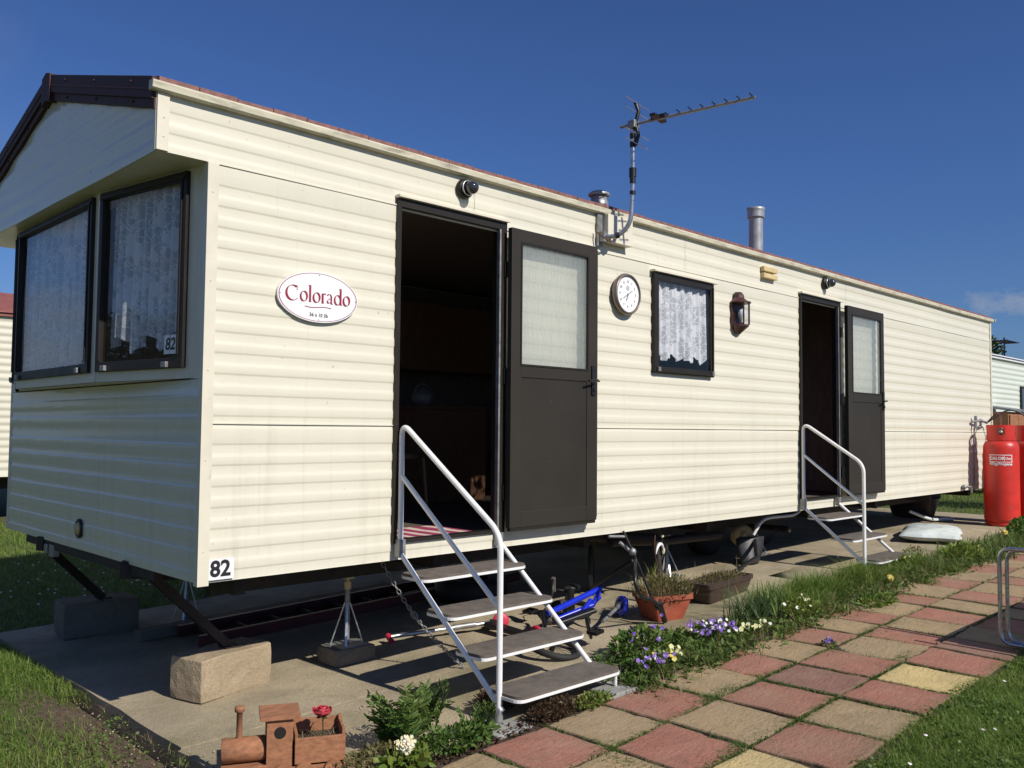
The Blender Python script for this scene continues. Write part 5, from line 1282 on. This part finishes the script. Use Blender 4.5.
# long strappy leaves (daffodil) clump
t = thing('daffodil_clump', 'clump of long blue green strappy leaves at the corner of the verge', 'daffodil leaves', (3.6, -.82, zg(3.6)))
n = 150; x = rng.normal(3.62, .13, n); y = rng.normal(-.82, .07, n)
M['strap'] = leaf_mat('strap_leaves', (.03, .07, .03), (.055, .11, .045), (.09, .14, .05))
o = blades_mesh('leaf', np.stack([x, y, zga(x) - .005], 1), rng.uniform(.12, .34, n), rng.uniform(.009, .015, n), M['strap'], .45, seg=5); o.name = 'foliage'; attach(o, t)
n = 90; x = rng.normal(3.95, .25, n); y = rng.normal(-.80, .09, n); o = blades_mesh('leaf', np.stack([x, y, zga(x) - .005], 1), rng.uniform(.15, .3, n), rng.uniform(.008, .013, n), M['grassd'], .5, seg=5); o.name = 'foliage'; attach(o, t)
# dandelions
for (x, y, z, lab) in ((5.45, -1.0, .03, 'yellow dandelion in the verge below the shorter steps'), (6.25, -.82, .06, 'yellow dandelion in the verge right of the shorter steps'), (8.6, -.95, .1, 'yellow dandelion in the verge in front of the gas bottles')):
    dd = thing('dandelion', lab, 'dandelion', (x, y, zg(x)), 'dandelions in the verge'); MB().tube([(x, y, zg(x)), (x, y - .01, zg(x) + z + .03)], .003, 5).build('stem', M['strap'], dd) 
    q = MB(); flowers(q, [(x, y - .01, zg(x) + z + .035)] * 5, .03, 0, 9); set_rnd(q.build('flower', M['yellow'], dd))
for o in bpy.data.objects:
    if o.name.startswith('stem') and o.type == 'MESH' and 'rnd' not in o.data.attributes: set_rnd(o)
# leafy clumps further along the verge
clump('verge_weed', 'dark leafy weed at the end of the verge by the gas bottles', 'weed', 9.5, -.95, .55, .16, .22, 700, M['weed'], .06)
clump('verge_weed', 'lighter leafy weed beside the tubular chair frame', 'weed', 7.2, -.98, .4, .15, .14, 500, M['lime'], .05)
clump('verge_weed', 'leafy weed right of the shorter steps', 'weed', 6.35, -.80, .3, .12, .09, 450, M['grassd'], .04)
clump('verge_weed', 'pinkish seeding weed at the concrete edge beside the sack', 'weed', 6.9, -.64, .2, .05, .13, 220, M['sedum'], .025)
clump('shrub', 'green bush on the grass behind the gas bottles', 'shrub', 14.2, .3, .7, .5, 1.25, 1600, M['weed'], .10)

# terracotta planter
def planter(name, label, x, y, rot, w0, d0, w1, d1, h, m, rim=.02, ex=0):
    t = thing(name, label, 'planter', (x, y, zg(x)))
    c_, s_ = math.cos(rot), math.sin(rot); z = zg(x)
    def ring(w, d, zz_, r=.03):
        pl = rounded([(-w / 2, -d / 2, 0), (w / 2, -d / 2, 0), (w / 2, d / 2, 0), (-w / 2, d / 2, 0)], r, 3, True)
        return [(x + p.x * c_ - p.y * s_, y + p.x * s_ + p.y * c_, z + zz_) for p in pl]
    rr = [ring(w0, d0, 0), ring(w1, d1, h - .035), ring(w1 + rim, d1 + rim, h - .035), ring(w1 + rim, d1 + rim, h), ring(w1 - .01, d1 - .01, h), ring(w1 - .03, d1 - .03, h - .03)]
    n = len(rr[0]); q = MB(); vs = sum(rr, []); q.add(vs, [(a * n + k, a * n + (k + 1) % n, (a + 1) * n + (k + 1) % n, (a + 1) * n + k) for a in range(5) for k in range(n)] + [tuple(range(n))[::-1]])
    q.build('pot', m, t); q = MB(); q.add(rr[5], [tuple(range(n))]); q.build('soil', M['soil'], t)
    return t
pl_ = planter('terracotta_planter', 'terracotta trough planter full of straggly heather beside the blue bicycle', 3.36, -.24, -.30, .24, .20, .33, .27, .18, M['terr'])
P, d = cloud_pts(1500, (3.36, -.24, zg(3.4) + .20), (.24, .19, .10), .1); leaves_mesh('plant', P, d + [0, 0, .8], rng.uniform(.015, .04, 1500), M['sedum'], .3, .1, pl_)
x = rng.normal(3.36, .11, 260); y = rng.normal(-.24, .08, 260); o = blades_mesh('plant', np.stack([x, y, np.full(260, zg(3.5) + .16)], 1), rng.uniform(.08, .22, 260), rng.uniform(.002, .004, 260), M['dry'], .9, seg=4); attach(o, pl_)
pb = planter('brown_trough', 'dark brown plastic trough with dried stalks right of the terracotta planter', 4.22, -.17, .10, .66, .17, .74, .22, .145, M['dkpot'])
P, d = cloud_pts(700, (4.22, -.17, zg(4.2) + .15), (.34, .1, .035), .1); leaves_mesh('plant', P, d + [0, 0, .8], rng.uniform(.01, .03, 700), M['sedum'], .35, .1, pb)
x = rng.normal(4.2, .2, 40); y = rng.normal(-.17, .05, 40); o = blades_mesh('plant', np.stack([x, y, np.full(40, zg(4.2) + .12)], 1), rng.uniform(.08, .2, 40), rng.uniform(.003, .005, 40), M['dry'], .4, seg=4); attach(o, pb)
# wire butterfly ornament stuck in the planter
od = thing('wire_ornament', 'thin wire garden ornament with a white crescent rising from the terracotta planter', 'ornament', (3.75, .08, zg(3.7)))
MB().tube(rounded([(3.70, .02, .0), (3.66, .05, .28), (3.74, .1, .40), (3.82, .12, .42), (3.92, .16, .32), (3.90, .15, .22)], .06), .0028, 5).build('wire', M['rust'], od)
mb = MB()
for k in range(2): mb.tube(arc((3.72 + .06 * k, .1, .435), .03, 0, 2 * PI, 12, (1, .2, 0), (0, 0, 1))[:-1], .0022, 5, closed=True)
mb.build('wire_loop', M['rust'], od)
mb = MB(); a0 = arc((3.80, .1, .22), .085, .1, PI - .2, 12, (1, .3, 0), (0, 0, 1)); mb.tube(a0, [.003 + .011 * math.sin(PI * k / 12) for k in range(13)], 8); mb.build('crescent', M['white'], od)
set_rnd(MB().ball((3.93, .16, .235), .02, 10, 0, (1, .5, 1.4)).build('charm', M['creamf'], od)); set_rnd(MB().ball((3.86, .12, .36), .014).build('charm', M['creamf'], od))
x = rng.normal(3.68, .03, 14); y = rng.normal(.08, .02, 14); t = thing('flower_stalks', 'pale green and white leaf tuft standing behind the terracotta planter', 'plant', (3.7, .1, zg(3.7)))
o = blades_mesh('leaf', np.stack([x, y, np.full(14, zg(3.7) + .1)], 1), rng.uniform(.12, .28, 14), rng.uniform(.008, .014, 14), M['lime'], .3, seg=4); o.name = 'leaves'; attach(o, t)

# ================================================================== WOODEN TRAIN PLANTER
tr = thing('wooden_train_planter', 'orange stained wooden toy train planter on the concrete at the bottom edge', 'train planter', (.17, -.5, zg(.1)))
TA = Vector((-.125, -.515, zg(0))); TD = Vector((.446, -.225, 0)).normalized(); TN = Vector((-TD.y, TD.x, 0)); UPv = Vector((0, 0, 1))
def tb(mb, u0, u1, v0, v1, z0, z1, mi=0):
    m_ = Matrix(((TD.x, TN.x, 0, TA.x), (TD.y, TN.y, 0, TA.y), (0, 0, 1, TA.z), (0, 0, 0, 1))); mb.box(u0, u1, v0, v1, z0, z1, mi, m_)
def tp(u, v, z): return TA + TD * u + TN * v + UPv * z
mb = MB(); tb(mb, .0, .20, -.06, .06, .045, .07); tb(mb, .0, .20, -.075, -.062, .04, .075); tb(mb, .2, .5, -.085, .085, .045, .06); mb.build('base', M['wood'], tr, .002)
MB().lathe([(.046, 0), (.05, .004), (.05, .172), (.047, .176)], tp(.0, 0, .125), TD, 26).build('boiler', M['wood'], tr)
mb = MB(); mb.lathe([(.012, 0), (.012, .115), (.02, .117), (.021, .136), (.012, .138)], tp(.07, 0, .165), UPv, 16); mb.build('chimney', M['wood'], tr)
mb = MB(); tb(mb, .178, .285, -.068, .068, .06, .265); cab_ = mb.build('cab', M['wood'], tr, .002)
mb = MB(); mb.lathe([(.0245, 0), (.0245, .0022)], tp(.232, -.0665, .20), -TN, 24); mb.build('window', M['darkhole'], cab_)
mb = MB()
vs = []
for u, z in ((.150, .256), (.315, .256)):
    for v, dz in ((-.085, 0), (.085, .004)): vs += [tp(u, v, z + dz), tp(u, v, z + dz + .014)]
mb.add(vs, [(0, 1, 3, 2), (4, 6, 7, 5), (0, 4, 5, 1), (2, 3, 7, 6), (0, 2, 6, 4), (1, 5, 7, 3)]); mb.build('roof', M['wood'], tr, .002)
mb = MB(); tb(mb, .292, .50, -.088, -.074, .07, .175); tb(mb, .292, .50, .074, .088, .07, .205); tb(mb, .487, .50, -.0738, .0738, .0705, .20); tb(mb, .292, .305, -.0738, .0738, .0705, .19); tb(mb, .485, .502, .045, .0735, .07, .215)
wg = mb.build('wagon', M['wood'], tr, .002)
mb = MB(); tb(mb, .305, .487, -.0735, .0735, .10, .15); mb.build('soil', M['soil'], wg)
for u in (.04, .115, .24, .33, .45):
    for v in (-.09,):
        mb = MB(); mb.lathe([(.038, -.008), (.04, 0), (.038, .01)], tp(u, v, .04), -TN, 20); mb.build('wheel', M['wood'], tr)
x = rng.uniform(.32, .47, 50); v_ = rng.uniform(-.06, .06, 50); P = np.array([tp(a, b_, .145) for a, b_ in zip(x, v_)])
o = blades_mesh('dead_plant', P, rng.uniform(.02, .06, 50), rng.uniform(.002, .004, 50), M['dry'], 1.2, seg=4); attach(o, tr)
# rose
rs = thing('artificial_rose', 'red artificial rose standing in the wagon of the wooden train', 'rose', tuple(tp(.40, -.05, .15)))
c_ = tp(.405, -.05, .262); MB().tube([tp(.41, -.04, .14), tp(.41, -.045, .2), c_], .003, 6).build('stem', M['strap'], rs); set_rnd([o for o in bpy.data.objects if o.parent == rs][0])
q = MB()
for k in range(16):
    a = k * 2.4; r = .006 + .0016 * k; tiltv = .05 + .035 * k; d = Vector((math.cos(a), math.sin(a), 0)); s_ = Vector((-math.sin(a), math.cos(a), 0)); wd = .013 + .0007 * k; hh = .040 - .0006 * k
    b0 = c_ + d * r * .35 - UPv * .014
    vs = [b0 - s_ * wd * .5, b0 + s_ * wd * .5, b0 + d * r * .9 + s_ * wd + UPv * hh * .6, b0 + d * r * (.7 + tiltv * .6) + s_ * wd * .7 + UPv * hh, b0 + d * r * (.9 + tiltv * .6) + UPv * hh * 1.1, b0 + d * r * (.7 + tiltv * .6) - s_ * wd * .7 + UPv * hh, b0 + d * r * .9 - s_ * wd + UPv * hh * .6]
    q.add(vs, [(0, 1, 2, 6), (6, 2, 3, 5), (5, 3, 4)], 0, False)
set_rnd(q.build('bloom', M['rose'], rs))
C_ = np.array([c_ + Vector((.0, 0, -.016))] * 7); leaves_mesh('leaf', C_, rng.normal(size=(7, 3)) * [1, 1, .2] + [0, 0, -.2], np.full(7, .028), M['strap'], .5, .1, rs)

# ================================================================== SACK, GAS BOTTLES
bg_ = MB(); cx, cy = 8.55, -.22; n = 26; m2 = 18
ux = Vector((.93, .30, 0)).normalized(); uy = Vector((-ux.y, ux.x, 0)); vs = []
Lx, Ly = .56, .30
for sgn in (1, -1):
    for i in range(n + 1):
        for j in range(m2 + 1):
            u = i / n * 2 - 1; v = j / m2 * 2 - 1
            th = (max(0, 1 - abs(u) ** 3.5) * max(0, 1 - abs(v) ** 3.5)) ** .45
            z = .07 + sgn * (.07 * th) + (.012 * vnoise(u * 2, v * 2, 1.5, 2) * th if sgn > 0 else 0)
            p = ux * (u * Lx * (1 + .03 * math.sin(v * 5))) + uy * (v * Ly * (1 + .04 * math.sin(u * 6))); vs.append((cx + p.x, cy + p.y, zg(cx) + .0 + z))
K = (n + 1) * (m2 + 1)
for s_, off_ in ((1, 0), (-1, K)):
    bg_.add([] , []); 
fs = [(i * (m2 + 1) + j, (i + 1) * (m2 + 1) + j, (i + 1) * (m2 + 1) + j + 1, i * (m2 + 1) + j + 1) for i in range(n) for j in range(m2)]
bg_.add(vs, fs + [tuple(K + k for k in f[::-1]) for f in fs], 0, True)
sk = thing('plastic_sack', 'pale plump plastic sack lying on the concrete beside the shorter steps', 'sack', (cx, cy, zg(cx)))
bg_.build('sack_body', M['bag'], sk)
mb = MB(); p0 = Vector((cx, cy, zg(cx) + .085)) - uy * .20 + ux * .30 - Vector((0, 0, .01)); mb.ball(tuple(p0), .07, 10, 0, (1, 1, .25)); mb.build('print_patch', mat('orange_print', (.6, .12, .04), .5), sk)

def gas_bottle(x, y, label, hero):
    z = zg(x); t = thing('gas_bottle', label, 'gas bottle', (x, y, z), 'tall red gas bottles')
    r = .208
    MB().lathe([(.18, .045), (.195, .05), (r, .09), (r, .10), (r, .5), (r, .9), (r, .99), (r - .004, 1.03), (r - .022, 1.075), (.13, 1.115), (.08, 1.135), (.03, 1.14)], (x, y, z), n=40).build('body', M['red'], t)
    MB().lathe([(.17, .0), (.188, .0), (.196, .02), (.19, .06), (.18, .06), (.18, .02), (.17, .01)], (x, y, z), n=36, caps=False).build('foot_ring', M['red'], t)
    # shroud with slots
    q = MB(); n = 48; z0, z1 = z + 1.10, z + 1.30; R0 = .168
    slots = [(10, 14), (22, 26), (34, 38), (46, 50)]
    def inn(k): return any(a <= k < b_ or a <= k + n < b_ for a, b_ in slots)
    for k in range(n):
        a0 = 2 * PI * k / n + .3; a1 = 2 * PI * (k + 1) / n + .3
        segs = [(z0, z0 + .07), (z0 + .16, z1)] if inn(k) else [(z0, z1)]
        for (sa, sb) in segs:
            vs = [(x + rr * math.cos(a), y + rr * math.sin(a), zz_) for rr in (R0, R0 - .006) for a in (a0, a1) for zz_ in (sa, sb)]
            q.add(vs, [(0, 2, 3, 1), (4, 5, 7, 6), (1, 3, 7, 5), (0, 4, 6, 2)], 0, False)
    q.build('shroud', M['red'], t)
    q = MB(); q.lathe([(.022, 1.13), (.018, 1.18), (.026, 1.185), (.026, 1.22), (.012, 1.225), (.012, 1.25)], (x, y, z), n=16); q.lathe([(.03, 0), (.03, .02)], (x, y, z + 1.25), n=12); q.tube([(x, y, z + 1.19), (x - .05, y - .03, z + 1.19)], .014, 8); q.build('valve', M['galvd'], t)
    if hero:
        # printed label facing the path, follows the curve of the bottle
        def wrap(mb_, th0, zc, dr):
            out = []
            for (a, b_, c2) in mb_.v:
                th = th0 + a / r; rr = r + dr + c2; out.append((x + rr * math.cos(th), y + rr * math.sin(th), zc + b_))
            mb_.v = out; return mb_
        th0 = math.atan2(-4.0 - y, -1.9 - x) - .02
        def grid(w_, h_, ox=0, oz=0, n=12):
            g_ = MB(); g_.add([(ox + w_ * (i / n - .5), oz + h_ * (j - .5), 0) for i in range(n + 1) for j in (0, 1)], [(2 * i, 2 * i + 2, 2 * i + 3, 2 * i + 1) for i in range(n)]); return g_
        lab = wrap(grid(.27, .098), th0, z + .87, .0015).build('label', M['white'], t)
        wrap(grid(.165, .080, -.044), th0, z + .87, .0022).build('label_field', M['red'], lab)
        wrap(grid(.080, .080, .085), th0, z + .87, .0022).build('label_field', M['red'], lab)
        tx = text_mb('CALOR', .053, 0, .0026); tx.v = [(a - .044, b_, 0) for a, b_, c2 in tx.v]; wrap(tx, th0, z + .87, .003).build('lettering', M['white'], lab)
        tx = text_mb('Gas', .044, 0, .0012); tx.v = [(a + .085, b_, 0) for a, b_, c2 in tx.v]; wrap(tx, th0, z + .87, .003).build('lettering', M['white'], lab)
        tx = text_mb('47kg/Propane', .048, 0, .0016); wrap(tx, th0, z + .80, .0022).build('lettering', M['white'], t)
    return t
gas_bottle(10.68, -.33, 'nearer tall red gas bottle with white label at the end of the caravan', True)
gas_bottle(11.22, -.52, 'further tall red gas bottle partly hidden behind the first one', False)
# regulator, pigtail hose and pipe fixed to the wall end
rg = thing('gas_regulator', 'grey gas regulator with black hoses on the wall above the red bottles', 'regulator', (10.75, -.02, 1.3))
MB().tube(rounded([(10.55, -.03, 1.34), (10.7, -.08, 1.36), (10.9, -.1, 1.33)], .05), .016, 8).build('regulator_body', M['galvd'], rg)
mb = MB(); mb.tube([(10.62, -.05, 1.26), (10.62, -.05, 1.42)], .02, 8); mb.tube([(10.75, -.07, 1.28), (10.75, -.07, 1.38)], .018, 8); mb.tube([(10.62, -.03, 1.26), (10.62, -.02, .5)], .009, 8); mb.build('valve_stem', M['galvd'], rg)
MB().tube(rounded([(10.9, -.1, 1.33), (10.95, -.2, 1.46), (10.8, -.3, 1.46), (10.68, -.33, 1.25)], .1), .01, 8).build('hose', M['redd'], rg)
MB().tube(rounded([(10.9, -.1, 1.33), (11.1, -.3, 1.52), (11.22, -.48, 1.45), (11.22, -.52, 1.22)], .1), .01, 8).build('hose', M['black'], rg)
# something dark leaning under the far end: wheel barrow tray / tub
mb = MB(); mb.lathe([(.22, 0), (.27, .02), (.34, .26), (.36, .28), (.35, .29), (.32, .26), (.2, .03)], (10.95, .9, 0), (0, 0, 1), 28, caps=False); mb.lathe([(.215, .02), (.21, .021)], (10.95, .9, 0))
tb_ = thing('plastic_tub', 'grey brown plastic tub in the shade under the far end of the caravan', 'tub', (10.95, .9, 0)); mb.build('tub_wall', mat('grey_brown_plastic', (.05, .042, .038), .5), tb_)
mb = MB(); mb.tube(rounded([(10.1, .62, .15), (10.3, .42, .04), (10.8, .32, .022)], .12), [.02] * 9, 8); tag(mb.build('white_pipe', M['bag']), 'short white curved pipe on the ground near the tub', 'pipe')
# dark plastic scoop leaning near the axle (dust sheet / shovel)
sh = thing('shovel', 'dark metal shovel lying against the stand below the further door', 'shovel', (5.7, .35, zg(5.7)))
mb = MB(); vs = []
A0 = Vector((5.55, .30, zg(5.5) + .02)); dx = Vector((.22, .05, .05)); 
for i in range(9):
    for j in range(9):
        u = i / 8 * 2 - 1; v = j / 8; wd = .17 * (1 - .55 * (1 - v) ** 3) if v < .9 else .17
        vs.append(A0 + Vector((.8, -.35, 0)).normalized() * (u * .16 * (1 - .4 * (1 - v) ** 2)) + Vector((.35, .2, 1)).normalized() * (v * .26) + Vector((-.3, -.5, .1)) * (.10 * (1 - u * u) - .1))
mb.add(vs, [(i * 9 + j, (i + 1) * 9 + j, (i + 1) * 9 + j + 1, i * 9 + j + 1) for i in range(8) for j in range(8)], 0, True)
o = mb.build('blade', mat('scratched_grey_steel', (.06, .06, .062), .5, .5, var=.4, vs=14, dirt=(.35, .3, .25), dirt_s=14, dirt_t=(.66, .75)), sh); so_ = o.modifiers.new('thick', 'SOLIDIFY'); so_.thickness = .004
MB().tube([(5.68, .36, .17), (5.35, .15, .05), (4.8, .12, zg(4.8) + .03)], .018, 8).build('shaft', M['black'], sh)
# a spare wheel and bits deeper in the shade
mb = MB(); mb.lathe([(.14, 0), (.25, 0), (.29, .03), (.29, .13), (.25, .16), (.14, .16)], (2.9, 1.3, zg(2.9)), (0, 0, 1), 28, caps=False); sp = thing('spare_wheel', 'spare tyre lying flat in deep shade under the caravan', 'tyre', (2.9, 1.3, zg(2.9))); mb.build('tyre', M['rubber'], sp); MB().lathe([(.14, .03), (.05, .06), (.0, .06)], (2.9, 1.3, zg(2.9)), n=20, caps=False).build('rim', M['rust'], sp)

# ================================================================== TUBULAR CHAIR (right edge)
cr = thing('garden_seat', 'tubular chrome framed garden seat cut by the right edge of the photo', 'garden seat', (4.4, -2.6, zg(4.4)))
CD = Vector((.05, -1, 0)).normalized(); CX_ = Vector((1, .05, 0)).normalized()
def ctube(o, pts, r=.0125, name='leg_loop'): return MB().tube(rounded([Vector(o) + CD * a + CX_ * b_ + Vector((0, 0, z)) for a, b_, z in pts], .075, 7, True), r, 10, closed=True).build(name, M['chrome'], cr)
o0 = (4.10, -2.23, zg(4.2))
ctube(o0, [(0, 0, .02), (.62, 0, .02), (.62, 0, .60), (0, 0, .60)])
ctube((4.14, -2.26, zg(4.2)), [(0, 0, .03), (.56, 0, .03), (.56, 0, .59), (0, 0, .59)], .011)
o1 = (4.00, -2.33, zg(4.0))
ctube((3.95, -2.42, zg(4.0)), [(0, 0, .0 + .02), (.62, 0, .02), (.62, 0, .52), (0, 0, .52)])
mb = MB(); st_ = mat('navy_sling_fabric', (.03, .04, .09), .8)
mb.box(4.02, 5.5, -2.98, -2.47, .33, .345); mb.build('seat', st_, cr)
mb = MB(); mb.add([(4.02, -2.96, .35), (5.5, -2.96, .35), (5.5, -3.12, .75), (4.02, -3.12, .75), (4.02, -2.97, .34), (5.5, -2.97, .34), (5.5, -3.13, .74), (4.02, -3.13, .74)], [(0, 1, 2, 3), (4, 7, 6, 5), (0, 4, 5, 1), (2, 6, 7, 3), (0, 3, 7, 4), (1, 5, 6, 2)]); mb.build('backrest', st_, cr)

# ================================================================== NEIGHBOURS, TREES
def neighbour(x0, x1, y0, dpt, zb, zt, wallm, roofm, label, winx, roofh=.35, gutter=M['white'], zroof=None):
    t = thing('static_caravan', label, 'caravan', (x0, y0, zb - .4))
    q = MB(); pr = [(zb, 0)]; z = zb + .05
    while z < zt - .1: pr += [(z, 0), (z + .03, -.006), (z + .06, -.006), (z + .066, 0)]; z += .11
    pr.append((zt, 0)); ribbed(q, x0, x1, pr, lambda x, z, d: (x, y0 - d, z), 2, 0)
    q.box(x0, x1, y0 + .015, y0 + dpt, zb, zt); q.build('wall', wallm, t)
    q = MB(); yc = y0 + dpt / 2; e = .08
    q.add([(x0 - e, y0 - e, zt), (x1 + e, y0 - e, zt), (x1 + e, yc, zt + roofh), (x0 - e, yc, zt + roofh), (x0 - e, y0 + dpt + e, zt), (x1 + e, y0 + dpt + e, zt)], [(0, 1, 2, 3), (3, 2, 5, 4), (0, 3, 4), (1, 5, 2), (0, 4, 5, 1)]); q.build('roof', roofm, t)
    q = MB(); q.box(x0 - .06, x1 + .06, y0 - .05, y0 + .0, zt - .05, zt + .03); q.build('gutter', gutter, t)
    for wx in winx:
        q = MB(); q.box(wx, wx + .9, y0 - .03, y0 - .008, zb + 1.0, zb + 1.75); w_ = q.build('window', M['frame'], t); q = MB(); q.box(wx + .05, wx + .85, y0 - .036, y0 - .031, zb + 1.05, zb + 1.70); q.build('pane', mat('dark_window_glass', (.06, .08, .10), .08), w_)
    q = MB(); q.box(x0 + .3, x1 - .3, y0 + .4, y0 + dpt - .3, zb - .2, zb); q.build('chassis', M['chass'], t)
    q = MB()
    for sx in np.arange(x0 + .8, x1, 2.2): q.box(sx, sx + .3, y0 + .5, y0 + .8, zb - .75, zb - .2)
    q.build('support_blocks', M['blockd'], t)
    return t
neighbour(.4, 9.5, 10.5, 3.0, .42, 2.84, M['siding'], M['tile_red'], 'cream caravan with a red roof glimpsed at the left edge', (3, 6), .5, M['tile_red'])
neighbour(15.6, 27, 2.0, 3.0, .5, 2.82, M['greencar'], M['roof'], 'pale green caravan beyond the far end of the long caravan', (20.05, 23), .3)
# skip-side storage cupboard
cb = thing('storage_cupboard', 'small orange wooden cupboard with a sloping dark top by the pale green caravan', 'cupboard', (17.9, 1.5, 0))
mb = MB(); mb.box(17.25, 18.35, 1.45, 1.95, -.05, 1.62); mb.build('carcass', M['wood'], cb)
mb = MB(); mb.box(17.30, 17.79, 1.42, 1.449, .1, 1.56); mb.build('cupboard_door', M['wood'], cb, .01); mb = MB(); mb.box(17.81, 18.30, 1.42, 1.449, .1, 1.56); mb.build('cupboard_door', M['wood'], cb, .01)
mb = MB(); mb.add([(17.2, 1.38, 1.63), (18.4, 1.38, 1.63), (18.4, 1.98, 1.72), (17.2, 1.98, 1.72), (17.2, 1.38, 1.67), (18.4, 1.38, 1.67), (18.4, 1.98, 1.77), (17.2, 1.98, 1.77)], [(0, 3, 2, 1), (4, 5, 6, 7), (0, 1, 5, 4), (2, 3, 7, 6), (0, 4, 7, 3), (1, 2, 6, 5)]); mb.build('lid', M['galvd'], cb)
fa = thing('tv_aerial', 'small dark aerial above the pale green caravan roof', 'aerial', (23.9, 3.4, 2.9))
MB().tube([(23.9, 3.4, 2.9), (23.9, 3.4, 3.75)], .02, 6).build('mast', M['black'], fa); q = MB(); q.tube([(23.3, 3.4, 3.62), (24.6, 3.3, 3.66)], .02, 6)
for k in range(5): q.tube([(23.5 + k * .25, 3.2, 3.64), (23.5 + k * .25, 3.55, 3.64)], .012, 5)
q.build('boom', M['black'], fa)
def tree(x, y, h, r, label, n=2600, leaf=.22, group=None):
    t = thing('leafy_tree', label, 'tree', (x, y, -.2), group)
    q = MB(); q.tube([(x, y, -.3), (x + .05, y, h * .35), (x - .05, y + .1, h * .7)], [.16, .12, .06], 10)
    lobes = []
    for k in range(8):
        a = random.uniform(0, 2 * PI); rr = r * random.uniform(.25, .75); c_ = (x + math.cos(a) * rr, y + math.sin(a) * rr, h * random.uniform(.45, .85)); lobes.append((c_, r * random.uniform(.3, .5)))
        q.tube([(x, y, h * .35), (x + (c_[0] - x) * .5, y + (c_[1] - y) * .5, (h * .35 + c_[2]) * .5 + .1), c_], [.06, .04, .015], 6)
    lobes.append(((x, y, h * .82), r * .45)); q.build('trunk', M['bark'], t)
    P = []; D = []
    for c_, lr in lobes:
        p, d = cloud_pts(n // 9, c_, (lr, lr, lr * .8), .35); P.append(p); D.append(d)
    P = np.concatenate(P); D = np.concatenate(D) + rng.normal(0, .7, (len(P), 3))
    leaves_mesh('crown', P, D, rng.uniform(leaf * .6, leaf * 1.3, len(P)), M['tree'], .6, .15, t)
tree(41, 9.9, 5.9, 2.0, 'dark tree top showing behind the pale green caravan roof', 9000, .17)
for i, (x, y, h, r, lab) in enumerate(((-4.5, 27, 3.6, 3.0, 'dark tree reflected in the left part of the bay window'), (-10, 25, 3.9, 3.2, 'dark tree reflected in the middle of the bay window'), (-17, 20, 4.6, 3.0, 'dark tree reflected low in the right bay window'), (-24, 14, 5.0, 3.4, 'dark tree reflected at the right edge of the bay window'))):
    tree(x, y, h, r, lab, 11000, .13, 'trees reflected in the bay window')
neighbour(-24, -15.5, 15.5, 3.0, .35, 2.5, M['siding'], M['tile_red'], 'cream caravan with red roof seen only as a reflection in the bay window', (-22, -19), .5)

bpy.context.view_layer.update()
for o in bpy.data.objects:
    if o.type == 'MESH' and not o.parent and 'label' not in o and 'kind' not in o: print('UNTAGGED', o.name)
